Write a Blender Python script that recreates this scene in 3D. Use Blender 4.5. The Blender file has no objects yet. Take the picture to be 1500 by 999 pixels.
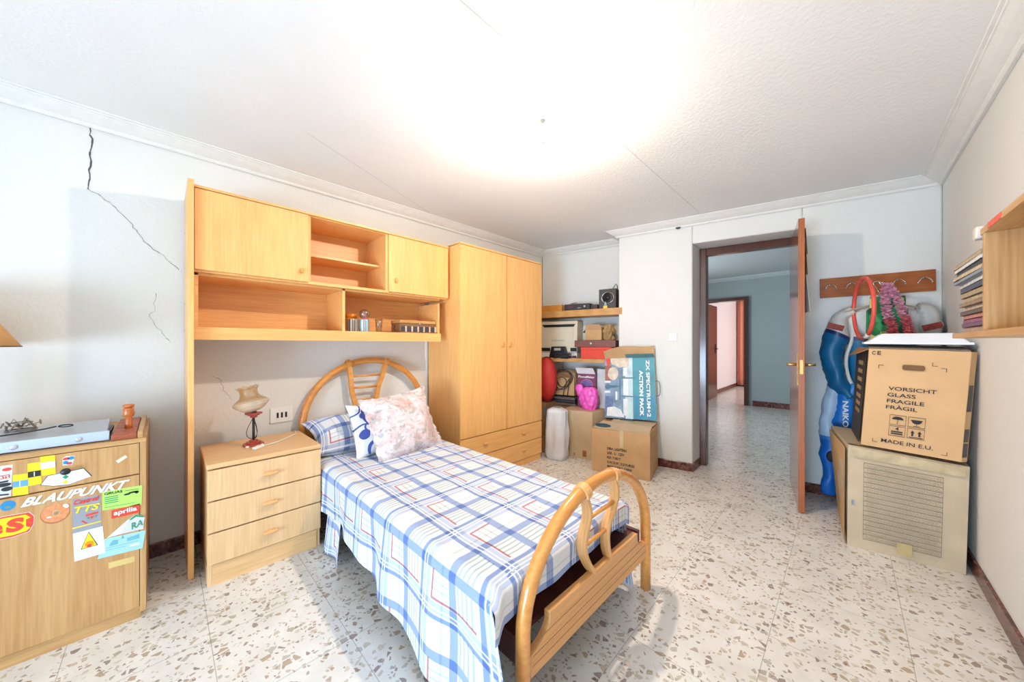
import bpy, bmesh, math, random
from mathutils import Vector, Matrix, noise
random.seed(7)
C = bpy.context.scene.collection
PI = math.pi

def srgb(r, g, b):
    f = lambda c: (c/255/12.92) if c/255 <= .04045 else ((c/255+.055)/1.055)**2.4
    return (f(r), f(g), f(b), 1)

# ------------------------------------------------------------ materials
MC = {}
def nmat(name):
    m = bpy.data.materials.new(name); m.use_nodes = True
    nt = m.node_tree; b = nt.nodes['Principled BSDF']
    return m, nt, b
def N(nt, t, **kw):
    n = nt.nodes.new(t)
    for k, v in kw.items():
        if k in n.inputs: n.inputs[k].default_value = v
        else: setattr(n, k, v)
    return n
def L(nt, a, b): nt.links.new(a, b)
def ramp(nt, fac, stops, interp='LINEAR'):
    r = nt.nodes.new('ShaderNodeValToRGB'); r.color_ramp.interpolation = interp
    e = r.color_ramp.elements
    while len(e) < len(stops): e.new(.5)
    for i, (p, c) in enumerate(stops):
        e[i].position = p; e[i].color = c
    L(nt, fac, r.inputs[0]); return r.outputs[0]
def mixc(nt, fac, a, b, mode='MIX'):
    m = nt.nodes.new('ShaderNodeMix'); m.data_type = 'RGBA'; m.blend_type = mode
    for i, v in ((0, fac), (6, a), (7, b)):
        if isinstance(v, (int, float)): m.inputs[i].default_value = v
        elif isinstance(v, tuple): m.inputs[i].default_value = v
        else: L(nt, v, m.inputs[i])
    return m.outputs[2]
def mth(nt, op, a, b=None, c=None):
    m = nt.nodes.new('ShaderNodeMath'); m.operation = op
    for i, v in enumerate((a, b, c)):
        if v is None: continue
        if isinstance(v, (int, float)): m.inputs[i].default_value = v
        else: L(nt, v, m.inputs[i])
    return m.outputs[0]
def objcoord(nt, scale=(1, 1, 1), rot=(0, 0, 0), kind='Object'):
    tc = nt.nodes.new('ShaderNodeTexCoord'); mp = nt.nodes.new('ShaderNodeMapping')
    mp.inputs['Scale'].default_value = scale; mp.inputs['Rotation'].default_value = rot
    L(nt, tc.outputs[kind], mp.inputs[0]); return mp.outputs[0]
def noise_t(nt, vec, scale, detail=3, rough=.5, dist=0):
    n = N(nt, 'ShaderNodeTexNoise', Scale=scale, Detail=detail, Roughness=rough, Distortion=dist)
    L(nt, vec, n.inputs['Vector']); return n.outputs['Fac']
def bump(nt, b, h, strength=.3, dist=.01):
    bn = N(nt, 'ShaderNodeBump', Strength=strength, Distance=dist)
    L(nt, h, bn.inputs['Height']); L(nt, bn.outputs[0], b.inputs['Normal'])

def plain(name, col, rough=.6, metal=0, spec=.5, var=.06, vs=20, bmp=0, trans=0, alpha=1, sheen=0):
    if name in MC: return MC[name]
    m, nt, b = nmat(name)
    c = srgb(*col)
    v = objcoord(nt)
    n = noise_t(nt, v, vs, 4)
    d = tuple(max(0, x*(1-var*2)) for x in c[:3])+(1,)
    l = tuple(min(1, x*(1+var)) for x in c[:3])+(1,)
    L(nt, ramp(nt, n, [(.3, d), (.7, l)]), b.inputs['Base Color'])
    b.inputs['Roughness'].default_value = rough; b.inputs['Metallic'].default_value = metal
    b.inputs['Specular IOR Level'].default_value = spec
    b.inputs['Transmission Weight'].default_value = trans; b.inputs['Alpha'].default_value = alpha
    if sheen: b.inputs['Sheen Weight'].default_value = sheen
    if bmp: bump(nt, b, n, bmp, .005)
    MC[name] = m; return m

def wood(name, light, dark, grain='Z', rough=.38, scale=1.0, coat=0):
    if name in MC: return MC[name]
    m, nt, b = nmat(name)
    a = {'X': (1.2, 26, 26), 'Y': (26, 1.2, 26), 'Z': (26, 26, 1.2)}[grain]
    v = objcoord(nt, tuple(x*scale for x in a))
    f = noise_t(nt, v, 4.5, 6, .55, .15)
    a2 = {'X': (.9, 9, 9), 'Y': (9, .9, 9), 'Z': (9, 9, .9)}[grain]
    v2 = objcoord(nt, tuple(x*scale for x in a2))
    w = N(nt, 'ShaderNodeTexWave', Scale=2.4, Distortion=5, Detail=2)
    w.inputs['Detail Scale'].default_value = .7
    L(nt, v2, w.inputs['Vector'])
    s = mth(nt, 'ADD', mth(nt, 'MULTIPLY', f, .84), mth(nt, 'MULTIPLY', w.outputs['Fac'], .16))
    L(nt, ramp(nt, s, [(.22, srgb(*dark)), (.68, srgb(*light))]), b.inputs['Base Color'])
    b.inputs['Roughness'].default_value = rough
    b.inputs['Coat Weight'].default_value = coat; b.inputs['Coat Roughness'].default_value = .12
    MC[name] = m; return m

def m_stucco(name, col, scale, strength):
    if name in MC: return MC[name]
    m, nt, b = nmat(name)
    v = objcoord(nt)
    n = noise_t(nt, v, scale, 5, .6)
    n2 = noise_t(nt, v, 1.3, 3)
    c = srgb(*col); d = tuple(x*.95 for x in c[:3])+(1,)
    L(nt, ramp(nt, n2, [(.3, d), (.7, c)]), b.inputs['Base Color'])
    b.inputs['Roughness'].default_value = .85; b.inputs['Specular IOR Level'].default_value = .2
    h = ramp(nt, n, [(.38, (0, 0, 0, 1)), (.66, (1, 1, 1, 1))])
    bump(nt, b, h, strength, .006)
    MC[name] = m; return m

def m_terrazzo():
    if 'terrazzo' in MC: return MC['terrazzo']
    m, nt, b = nmat('terrazzo')
    v = objcoord(nt)
    wn = N(nt, 'ShaderNodeTexNoise', Scale=40, Detail=2); L(nt, v, wn.inputs['Vector'])
    off = nt.nodes.new('ShaderNodeVectorMath'); off.operation = 'MULTIPLY_ADD'
    L(nt, wn.outputs['Color'], off.inputs[0]); off.inputs[1].default_value = (.008, .008, 0); L(nt, v, off.inputs[2])
    vv = off.outputs[0]
    base0 = noise_t(nt, v, 5, 6, .65)
    base = ramp(nt, base0, [(.3, srgb(212, 208, 200)), (.7, srgb(232, 229, 223))])
    col = base
    for sc, thr, w, k in ((38, .29, .08, 0), (70, .25, .10, 1)):
        ve = N(nt, 'ShaderNodeTexVoronoi', Scale=sc); ve.feature = 'DISTANCE_TO_EDGE'; ve.voronoi_dimensions = '2D'
        vc = N(nt, 'ShaderNodeTexVoronoi', Scale=sc); vc.feature = 'F1'; vc.voronoi_dimensions = '2D'
        L(nt, vv, ve.inputs['Vector']); L(nt, vv, vc.inputs['Vector'])
        sep = nt.nodes.new('ShaderNodeSeparateColor'); L(nt, vc.outputs['Color'], sep.inputs[0])
        pick = mth(nt, 'LESS_THAN', sep.outputs[0], thr)
        size = mth(nt, 'ADD', mth(nt, 'MULTIPLY', sep.outputs[1], .22), w)
        inside = mth(nt, 'GREATER_THAN', ve.outputs['Distance'], size)
        mask = mth(nt, 'MULTIPLY', pick, inside)
        chip = ramp(nt, sep.outputs[2], [(0, srgb(184, 168, 146)), (.22, srgb(160, 142, 124)), (.38, srgb(194, 184, 162)),
                    (.55, srgb(122, 92, 78)), (.68, srgb(160, 130, 96)), (.82, srgb(168, 162, 150)), (.95, srgb(104, 74, 66))], 'CONSTANT')
        col = mixc(nt, mth(nt, 'MULTIPLY', mask, .72), col, chip)
    # joints every .397 m
    sx = nt.nodes.new('ShaderNodeSeparateXYZ'); L(nt, v, sx.inputs[0])
    def line(o, off_, per):
        f = mth(nt, 'FRACT', mth(nt, 'DIVIDE', mth(nt, 'SUBTRACT', o, off_), per))
        return mth(nt, 'LESS_THAN', f, .0026/per)
    g = mth(nt, 'MAXIMUM', line(sx.outputs[0], -.2225-40*.397, .397), line(sx.outputs[1], .524-40*.3935, .3935))
    col = mixc(nt, mth(nt, 'MULTIPLY', g, .55), col, srgb(120, 112, 100))
    L(nt, col, b.inputs['Base Color'])
    rn = noise_t(nt, v, 3, 4)
    L(nt, mth(nt, 'ADD', mth(nt, 'MULTIPLY', rn, .16), .13), b.inputs['Roughness'])
    b.inputs['Specular IOR Level'].default_value = .55
    MC['terrazzo'] = m; return m

def m_marble():
    if 'marble' in MC: return MC['marble']
    m, nt, b = nmat('marble')
    v = objcoord(nt)
    n = noise_t(nt, v, 22, 6, .7, 1.2)
    L(nt, ramp(nt, n, [(.36, srgb(50, 26, 24)), (.5, srgb(98, 50, 42)), (.62, srgb(140, 92, 80)), (.72, srgb(70, 34, 30))]), b.inputs['Base Color'])
    b.inputs['Roughness'].default_value = .25
    MC['marble'] = m; return m

def m_plaid(name='plaid', tone=1.0):
    """woven tartan: wide blue bands, paired white lines, broken red lines and thin green lines, in cloth UV metres"""
    if name in MC: return MC[name]
    m, nt, b = nmat(name)
    uv = nt.nodes.new('ShaderNodeUVMap'); sx = nt.nodes.new('ShaderNodeSeparateXYZ'); L(nt, uv.outputs[0], sx.inputs[0])
    P = .302
    u = mth(nt, 'FRACT', mth(nt, 'DIVIDE', mth(nt, 'ADD', sx.outputs[0], 30*P), P))
    w = mth(nt, 'FRACT', mth(nt, 'DIVIDE', mth(nt, 'ADD', sx.outputs[1], 30*.29), .29))
    def band(x, c, hw):
        d = mth(nt, 'ABSOLUTE', mth(nt, 'SUBTRACT', x, c)); d = mth(nt, 'MINIMUM', d, mth(nt, 'SUBTRACT', 1, d))
        return mth(nt, 'LESS_THAN', d, hw)
    def rng(x, a, b_): return mth(nt, 'MULTIPLY', mth(nt, 'GREATER_THAN', x, a), mth(nt, 'LESS_THAN', x, b_))
    col = srgb(222*tone, 224*tone, 228*tone)
    blue = srgb(112, 150, 212); lb = srgb(160, 186, 228); grn = srgb(166, 192, 184); red = srgb(200, 84, 100); wh = srgb(240, 244, 250)
    for x, o in ((u, w), (w, u)):
        col = mixc(nt, mth(nt, 'MULTIPLY', band(x, .5, .058), .72), col, blue, 'MULTIPLY')
        col = mixc(nt, mth(nt, 'MULTIPLY', band(x, 0, .10), .55), col, lb, 'MULTIPLY')
        col = mixc(nt, mth(nt, 'MULTIPLY', band(x, .93, .025), .6), col, blue, 'MULTIPLY')
    for k in (.60, .67, .74, .81):
        col = mixc(nt, mth(nt, 'MULTIPLY', mth(nt, 'MULTIPLY', band(u, k, .012), rng(w, .56, .92)), .75), col, grn, 'MULTIPLY')
        col = mixc(nt, mth(nt, 'MULTIPLY', mth(nt, 'MULTIPLY', band(u, k, .012), rng(w, .13, .44)), .75), col, grn, 'MULTIPLY')
    for k in (.24, .33):
        col = mixc(nt, mth(nt, 'MULTIPLY', mth(nt, 'MULTIPLY', band(w, k, .010), rng(u, .16, .44)), .55), col, grn, 'MULTIPLY')
    col = mixc(nt, mth(nt, 'MULTIPLY', band(u, .33, .016), mth(nt, 'MULTIPLY', rng(w, 0, 1), .35)), col, grn, 'MULTIPLY')
    r1 = mth(nt, 'MULTIPLY', band(u, .155, .015), rng(w, .13, .45))
    r2 = mth(nt, 'MULTIPLY', band(w, .13, .015), rng(u, .145, .86))
    col = mixc(nt, mth(nt, 'MULTIPLY', mth(nt, 'MAXIMUM', r1, r2), .8), col, red, 'MULTIPLY')
    for x in (u, w):
        dl = mth(nt, 'MAXIMUM', band(x, .026, .008), band(x, .974, .008))
        col = mixc(nt, mth(nt, 'MULTIPLY', dl, .85), col, wh)
    # weave variation
    v = objcoord(nt); n = noise_t(nt, v, 300, 2)
    col = mixc(nt, .10, col, ramp(nt, n, [(.3, srgb(170, 170, 170)), (.7, srgb(255, 255, 255))]), 'MULTIPLY')
    L(nt, col, b.inputs['Base Color'])
    b.inputs['Roughness'].default_value = .9; b.inputs['Specular IOR Level'].default_value = .15
    b.inputs['Sheen Weight'].default_value = .15
    bump(nt, b, noise_t(nt, v, 26, 4), .18, .006)
    MC[name] = m; return m

def m_floral():
    m, nt, b = nmat('floral')
    v = objcoord(nt)
    n1 = noise_t(nt, v, 9, 5, .6, .6); n2 = noise_t(nt, v, 16, 5, .65, 1.0); n3 = noise_t(nt, v, 30, 4, .6, .5)
    col = ramp(nt, n1, [(.36, srgb(214, 184, 184)), (.5, srgb(220, 212, 214)), (.64, srgb(206, 168, 160))])
    col = mixc(nt, ramp(nt, n2, [(.52, (0, 0, 0, 1)), (.60, (.75, .75, .75, 1))]), col, srgb(166, 164, 162))
    col = mixc(nt, ramp(nt, n3, [(.58, (0, 0, 0, 1)), (.66, (.6, .6, .6, 1))]), col, srgb(140, 108, 98))
    L(nt, col, b.inputs['Base Color']); b.inputs['Roughness'].default_value = .85; b.inputs['Sheen Weight'].default_value = .2
    bump(nt, b, n2, .25, .01)
    return m

def m_glass(name, tint, gl=.18, op=.0, opcol=(255, 255, 255), zsplit=None):
    """thin pane or thin blown glass: see-through with a glossy coat, optional milky share"""
    if name in MC: return MC[name]
    m = bpy.data.materials.new(name); m.use_nodes = True; nt = m.node_tree; nt.nodes.clear()
    out = nt.nodes.new('ShaderNodeOutputMaterial')
    tr = nt.nodes.new('ShaderNodeBsdfTransparent'); tr.inputs[0].default_value = srgb(*tint)
    g = nt.nodes.new('ShaderNodeBsdfGlossy'); g.inputs['Roughness'].default_value = .04
    d = nt.nodes.new('ShaderNodeBsdfDiffuse'); d.inputs[0].default_value = srgb(*opcol)
    m1 = nt.nodes.new('ShaderNodeMixShader'); m2 = nt.nodes.new('ShaderNodeMixShader')
    if zsplit is not None:
        v = objcoord(nt); s = nt.nodes.new('ShaderNodeSeparateXYZ'); L(nt, v, s.inputs[0])
        r = nt.nodes.new('ShaderNodeMapRange'); r.inputs['From Min'].default_value = zsplit-.02; r.inputs['From Max'].default_value = zsplit+.03
        r.inputs['To Min'].default_value = .8; r.inputs['To Max'].default_value = op
        L(nt, s.outputs[2], r.inputs[0]); L(nt, r.outputs[0], m1.inputs[0])
    else: m1.inputs[0].default_value = op
    L(nt, tr.outputs[0], m1.inputs[1]); L(nt, d.outputs[0], m1.inputs[2])
    lw = N(nt, 'ShaderNodeLayerWeight', Blend=.35)
    f = mth(nt, 'ADD', mth(nt, 'MULTIPLY', lw.outputs['Facing'], .5), gl*.4)
    L(nt, f, m2.inputs[0]); L(nt, m1.outputs[0], m2.inputs[1]); L(nt, g.outputs[0], m2.inputs[2])
    L(nt, m2.outputs[0], out.inputs[0])
    MC[name] = m; return m

def m_emit(name, col, s):
    m = bpy.data.materials.new(name); m.use_nodes = True; nt = m.node_tree
    b = nt.nodes['Principled BSDF']; b.inputs['Emission Color'].default_value = srgb(*col); b.inputs['Emission Strength'].default_value = s
    b.inputs['Base Color'].default_value = srgb(*col)
    return m

W_ = m_stucco('wall_plaster', (228, 228, 224), 60, .22)
CE = m_stucco('ceiling_plaster', (238, 238, 236), 55, .2)
HW = m_stucco('hall_plaster', (170, 180, 180), 30, .05)
TRIMW = plain('trim_white', (228, 228, 224), .55, var=.02)
BEECH = wood('beech_vertical', (242, 188, 118), (224, 162, 94), 'Z')
BEECHY = wood('beech_horizontal', (242, 188, 118), (222, 160, 92), 'Y')
PALE = wood('pale_drawer', (232, 194, 146), (214, 172, 122), 'Z')
PALEY = wood('pale_drawer_h', (232, 192, 140), (210, 166, 110), 'Y')
OAK = wood('oak_vertical', (200, 158, 104), (170, 124, 74), 'Z')
OAKY = wood('oak_horizontal', (200, 158, 104), (172, 128, 78), 'Y')
CANE = wood('cane_lacquer', (224, 158, 80), (198, 124, 54), 'Y', .22, .5, .6)
CANEP = wood('cane_pale', (224, 168, 108), (204, 144, 86), 'Y', .35, .8)
DARKW = wood('dark_mahogany', (92, 50, 36), (54, 26, 20), 'Z', .28, 1, .4)
DOORW = wood('door_mahogany', (128, 66, 40), (84, 38, 24), 'Z', .22, 1, .6)
EDGEW = wood('door_edge', (172, 100, 54), (138, 70, 34), 'Z', .3, 1, .3)
RACKW = wood('rack_wood', (172, 98, 50), (142, 72, 32), 'X', .35)
SHELFW = wood('alcove_shelf_wood', (206, 158, 96), (176, 124, 66), 'X', .4)
CARD = plain('cardboard', (196, 158, 114), .85, var=.05, vs=8)
CARD2 = plain('cardboard_pale', (198, 172, 138), .8, var=.05, vs=8)
CARDG = plain('cardboard_grey', (196, 176, 146), .8, var=.05, vs=8)
CARDD = plain('cardboard_dark', (150, 112, 74), .85, var=.08, vs=8)
BLACK = plain('black_plastic', (26, 27, 30), .4)
BLACKM = plain('black_matte', (40, 42, 44), .7)
INK = plain('print_ink', (44, 42, 46), .8, var=0)
WHITE = plain('white_plastic', (232, 232, 230), .4, var=.01)
OFFW = plain('beige_plastic', (216, 206, 182), .45, var=.02)
STEEL = plain('brushed_steel', (176, 178, 182), .35, .8, var=.03)
CHROME = plain('chrome', (210, 208, 204), .12, 1, var=.01)
BRASS = plain('brass', (206, 170, 104), .25, .9, var=.03)
SILVER = plain('silver_case', (188, 192, 198), .35, .5, var=.01)
RED = plain('red_plastic', (206, 60, 46), .4, var=.03)
REDB = plain('red_box', (214, 66, 44), .6, var=.03)
CLEARP = plain('tape_film', (206, 190, 150), .25, var=.05)
TERR = m_terrazzo(); MARB = m_marble(); PLAID = m_plaid(); FLORAL = m_floral()

# ------------------------------------------------------------ mesh builder
class MB:
    def __init__(s): s.v = []; s.f = []; s.uv = {}
    def add(s, vs, fs, uvs=None):
        o = len(s.v); s.v += [tuple(v) for v in vs]; s.f += [tuple(i+o for i in f) for f in fs]
        if uvs:
            for i, u in enumerate(uvs): s.uv[o+i] = u
        return s
    def hexa(s, p):   # 8 corners: bottom 4 ccw, top 4 ccw
        return s.add(p, [(3, 2, 1, 0), (4, 5, 6, 7), (0, 1, 5, 4), (1, 2, 6, 5), (2, 3, 7, 6), (3, 0, 4, 7)])
    def box(s, x0, x1, y0, y1, z0, z1):
        return s.hexa([(x0, y0, z0), (x1, y0, z0), (x1, y1, z0), (x0, y1, z0), (x0, y0, z1), (x1, y0, z1), (x1, y1, z1), (x0, y1, z1)])
    def prism(s, poly, z0, z1):
        n = len(poly)
        a = sum(poly[i][0]*poly[(i+1) % n][1]-poly[(i+1) % n][0]*poly[i][1] for i in range(n))
        if a < 0: poly = poly[::-1]
        vs = [(x, y, z0) for x, y in poly]+[(x, y, z1) for x, y in poly]
        return s.add(vs, [tuple(range(n))[::-1], tuple(range(n, 2*n))]+[(i, (i+1) % n, n+(i+1) % n, n+i) for i in range(n)])
    def ext(s, poly, o, ux, uy, un, th):   # polygon in a plane (o, ux, uy) extruded along un
        o, ux, uy, un = map(Vector, (o, ux, uy, un)); n = len(poly)
        vs = [o+ux*a+uy*b for a, b in poly]+[o+ux*a+uy*b+un*th for a, b in poly]
        return s.add(vs, [tuple(range(n))[::-1], tuple(range(n, 2*n))]+[(i, (i+1) % n, n+(i+1) % n, n+i) for i in range(n)])
    def tube(s, pts, r, n=10, cap=True, closed=False, sq=None):
        pts = [Vector(p) for p in pts]; m = len(pts)
        R = r if isinstance(r, (list, tuple)) else [r]*m
        vs = []; up = Vector((0, 0, 1)); prev = None
        for i, p in enumerate(pts):
            if closed: t = (pts[(i+1) % m]-pts[i-1])
            else: t = (pts[min(i+1, m-1)]-pts[max(i-1, 0)])
            t = t.normalized() if t.length > 1e-9 else Vector((0, 0, 1))
            if prev is None:
                a = t.cross(up)
                if a.length < 1e-3: a = t.cross(Vector((0, 1, 0)))
                a.normalize()
            else:
                a = (prev-t*prev.dot(t))
                a = a.normalized() if a.length > 1e-6 else t.orthogonal().normalized()
            prev = a; b = t.cross(a)
            for k in range(n):
                th = 2*PI*k/n
                ca, sa = math.cos(th), math.sin(th)
                if sq: ca, sa = ca*sq[0], sa*sq[1]
                vs.append(p+(a*ca+b*sa)*R[i])
        fs = []
        for i in range(m if closed else m-1):
            j = (i+1) % m
            for k in range(n): fs.append((i*n+k, j*n+k, j*n+(k+1) % n, i*n+(k+1) % n))
        if cap and not closed: fs += [tuple(range(n)), tuple(range((m-1)*n, m*n))[::-1]]
        return s.add(vs, fs)
    def lathe(s, prof, o=(0, 0, 0), n=24, ax=(0, 0, 1), cap=True, ell=(1, 1)):
        ax = Vector(ax).normalized(); a = ax.orthogonal().normalized(); b = ax.cross(a); o = Vector(o)
        if abs(ax.z) > .99: a, b = Vector((1, 0, 0)), Vector((0, 1, 0))
        vs = [o+ax*h+(a*math.cos(2*PI*k/n)*ell[0]+b*math.sin(2*PI*k/n)*ell[1])*r for r, h in prof for k in range(n)]
        m = len(prof); fs = [(i*n+k, i*n+(k+1) % n, (i+1)*n+(k+1) % n, (i+1)*n+k) for i in range(m-1) for k in range(n)]
        if cap: fs += [tuple(range(n))[::-1], tuple(range((m-1)*n, m*n))]
        return s.add(vs, fs)
    def ball(s, c, r, n=14, sc=(1, 1, 1)):
        prof = [(math.sin(PI*i/n)*r, -math.cos(PI*i/n)*r) for i in range(n+1)]
        o = len(s.v); s.lathe([(max(p, .0005*r), h) for p, h in prof], (0, 0, 0), n*2)
        for i in range(o, len(s.v)):
            v = s.v[i]; s.v[i] = (v[0]*sc[0]+c[0], v[1]*sc[1]+c[1], v[2]*sc[2]+c[2])
        return s
    def grid(s, fn, nu, nv, uvf=None, closed_u=False):
        vs = []; us = []
        for j in range(nv+1):
            for i in range(nu+1):
                vs.append(fn(i/nu, j/nv)); us.append(uvf(i/nu, j/nv) if uvf else (i/nu, j/nv))
        fs = [(j*(nu+1)+i, j*(nu+1)+i+1, (j+1)*(nu+1)+i+1, (j+1)*(nu+1)+i) for j in range(nv) for i in range(nu)]
        return s.add(vs, fs, us)
    def xf(s, M):
        s.v = [tuple(M @ Vector(v)) for v in s.v]; return s

def obj(name, mb, mat, parent=None, bevel=0, smooth=False, solid=0, sub=0, seg=2, weld=False):
    me = bpy.data.meshes.new(name); me.from_pydata([tuple(v) for v in mb.v], [], mb.f)
    bm = bmesh.new(); bm.from_mesh(me)
    if weld: bmesh.ops.remove_doubles(bm, verts=bm.verts, dist=1e-5)
    bmesh.ops.recalc_face_normals(bm, faces=bm.faces); bm.to_mesh(me); bm.free()
    if mb.uv and not weld:
        ul = me.uv_layers.new(name='UVMap')
        for lp in me.loops: ul.data[lp.index].uv = mb.uv.get(lp.vertex_index, (0, 0))
    me.materials.append(mat)
    if smooth:
        for p in me.polygons: p.use_smooth = True
    o = bpy.data.objects.new(name, me); C.objects.link(o)
    if parent: o.parent = parent
    if solid:
        md = o.modifiers.new('solid', 'SOLIDIFY'); md.thickness = solid; md.offset = 0
    if bevel:
        md = o.modifiers.new('bevel', 'BEVEL'); md.width = bevel; md.segments = seg; md.limit_method = 'ANGLE'; md.angle_limit = .6
    if sub:
        md = o.modifiers.new('sub', 'SUBSURF'); md.levels = sub; md.render_levels = sub
    return o
def tag(o, label, cat, group=None, kind=None):
    o['label'] = label; o['category'] = cat
    if group: o['group'] = group
    if kind: o['kind'] = kind
    return o
def thing(name, label, cat, loc=(0, 0, 0), rz=0, group=None):
    o = bpy.data.objects.new(name, None); C.objects.link(o); o.empty_display_size = .05
    o.location = loc; o.rotation_euler = (0, 0, rz); return tag(o, label, cat, group)
def struct(name, mb, mat, parent=None, **k):
    o = obj(name, mb, mat, parent, **k)
    if not parent: o['kind'] = 'structure'
    return o
def place(o, loc, rz=0, rx=0, ry=0): o.location = loc; o.rotation_euler = (rx, ry, rz); return o

def lerp(a, b, t): return a+(b-a)*t
def quad(p, u, v):  # p = BL, BR, TR, TL
    p = [Vector(q) for q in p]
    return (p[0]*(1-u)+p[1]*u)*(1-v)+(p[3]*(1-u)+p[2]*u)*v
def text_mesh(body, bold=.0, shear=0):
    cu = bpy.data.curves.new('t', 'FONT'); cu.body = body; cu.size = 1; cu.offset = bold; cu.shear = shear
    cu.resolution_u = 3
    o = bpy.data.objects.new('t', cu); C.objects.link(o)
    dg = bpy.context.evaluated_depsgraph_get()
    me = bpy.data.meshes.new_from_object(o.evaluated_get(dg))
    vs = [v.co.copy() for v in me.vertices]; fs = [tuple(p.vertices) for p in me.polygons]
    bpy.data.objects.remove(o); bpy.data.meshes.remove(me); bpy.data.curves.remove(cu)
    xs = [v.x for v in vs]; ys = [v.y for v in vs]
    x0, x1, y0, y1 = min(xs), max(xs), min(ys), max(ys)
    return [((v.x-x0)/(x1-x0), (v.y-y0)/(y1-y0)) for v in vs], fs
def lettering(body, q, mat, parent, name='lettering', bold=.02, shear=0, label=None):
    """letters whose outline box fills the quad q = BL, BR, TR, TL"""
    p, fs = text_mesh(body, bold, shear)
    mb = MB().add([quad(q, u, v) for u, v in p], fs)
    o = obj(name, mb, mat, parent)
    if label: o['label'] = label
    return o

# ------------------------------------------------------------ room frame
WX, WY = .97743, .21125                  # direction of the slanting back wall
WA = math.atan2(WY, WX)
NX, NY = -WY, WX                         # into the wall
CZ = 2.325
LW, RW, FW = -2.73, .475, -2.7
A0 = (-2.73, 3.331); P0 = (-1.1, 3.398)
def al(s, o, z): return (A0[0]+s*WX-o*NX, A0[1]+s*WY-o*NY, z)
def bk(s, o, z): return (P0[0]+s*WX-o*NX, P0[1]+s*WY-o*NY, z)

struct('floor', MB().prism([(LW-.2, FW-.2), (RW+.9, FW-.2), (RW+.9, 12), (LW-.2, 12)], -.08, 0), TERR)
wl = MB().prism([(LW-.15, FW-.15), (LW, FW-.15), (LW, 3.331), (LW-.15, 3.5)], 0, CZ)
struct('wall_left', wl, W_)
struct('wall_right', MB().prism([(RW, FW-.15), (RW+.15, FW-.15), (RW+.15, 4.1), (RW, 4.06)], 0, CZ), W_)
wb = MB()
wb.prism([(LW, 3.331), (-1.72, 3.549), (-1.74, 3.62), (LW, 3.48)], 0, CZ)
wb.prism([(-1.67, 3.275), (-1.014, 3.417), (-1.019, 3.725), (-1.735, 3.57), (-1.725, 3.549)], 0, CZ)
wb.prism([(-.25, 3.582), (RW, 3.738), (RW, 4.06), (-.25, 3.89)], 0, CZ)
wb.prism([(-1.014, 3.417), (-.25, 3.582), (-.25, 3.89), (-1.019, 3.725)], 2.102, CZ)
struct('wall_back', wb, W_, bevel=.012, seg=3)
# window wall behind the camera: a wide balcony window
wf = MB(); W0, W1, WZ0, WZ1 = -1.25, .38, .05, 1.15
for a in ((LW-.15, W0, 0, CZ), (W1, RW+.15, 0, CZ), (W0, W1, 0, WZ0), (W0, W1, WZ1, CZ)):
    wf.box(a[0], a[1], FW-.15, FW, a[2], a[3])
struct('wall_front', wf, W_)
fr = MB()
for a in ((W0, W0+.06, WZ0, WZ1), (W1-.06, W1, WZ0, WZ1), (-.46, -.40, WZ0, WZ1), (W0, W1, WZ0, WZ0+.06), (W0, W1, WZ1-.06, WZ1)):
    fr.box(a[0], a[1], FW-.12, FW-.06, a[2], a[3])
wn = struct('window_1', fr, WHITE)
struct('pane', MB().box(W0+.06, W1-.06, FW-.095, FW-.09, WZ0+.06, WZ1-.06), m_glass('window_glass', (250, 252, 255), .05), wn)
struct('ceiling', MB().prism([(LW-.15, FW-.15), (RW+.15, FW-.15), (RW+.15, 4.06), (-1.735, 3.62), (LW-.15, 3.48)], CZ, CZ+.12), CE)

# mouldings swept along wall lines (room on the right-hand side of each path when walking)
def sweep(mb, path, prof, closed=False):
    n = len(path); off = []
    for i, p in enumerate(path):
        d = []
        if i > 0: a = Vector(path[i])-Vector(path[i-1]); d.append(a.normalized())
        if i < n-1: a = Vector(path[i+1])-Vector(path[i]); d.append(a.normalized())
        ns = [Vector((v.y, -v.x)) for v in d]
        m = sum(ns, Vector((0, 0)))
        m = m.normalized(); k = 1/max(.3, m.dot(ns[0])); off.append(m*k)
    k = len(prof); vs = []
    for p, o in zip(path, off):
        for dd, z in prof: vs.append((p[0]+o.x*dd, p[1]+o.y*dd, z))
    fs = [(i*k+j, i*k+(j+1) % k, (i+1)*k+(j+1) % k, (i+1)*k+j) for i in range(n-1) for j in range(k)]
    fs += [tuple(range(k)), tuple(range((n-1)*k, n*k))[::-1]]
    return mb.add(vs, fs)
CZ0 = 2.266
crown = [(0, CZ0), (.016, CZ0-.004), (.024, CZ0+.004), (.026, CZ0+.012), (.040, CZ0+.018), (.062, CZ0+.030), (.084, CZ0+.046), (.090, CZ0+.047),
         (.092, CZ0+.052), (.104, CZ0+.053), (.106, CZ0+.060), (0, CZ0+.060)]
struct('trim_1', sweep(MB(), [(LW, FW), (LW, 3.331), (-1.722, 3.549), (-1.67, 3.275), (RW, 3.738), (RW, FW)], crown), TRIMW)
bb = [(0, 0), (.012, 0), (.012, .072), (.010, .075), (0, .075)]
struct('baseboard_left', sweep(MB(), [(LW, FW), (LW, 3.331)], bb), MARB)
struct('baseboard_back', sweep(MB(), [(-1.67, 3.275), (-1.014, 3.417), (-1.019, 3.65)], bb), MARB)
struct('baseboard_alcove', sweep(MB(), [(LW, 3.331), (-1.722, 3.549)], bb), MARB)
struct('baseboard_corner', sweep(MB(), [(-.25, 3.582), (RW, 3.738)], bb), MARB)
struct('baseboard_right', sweep(MB(), [(RW, 3.738), (RW, FW)], bb), MARB)

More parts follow.
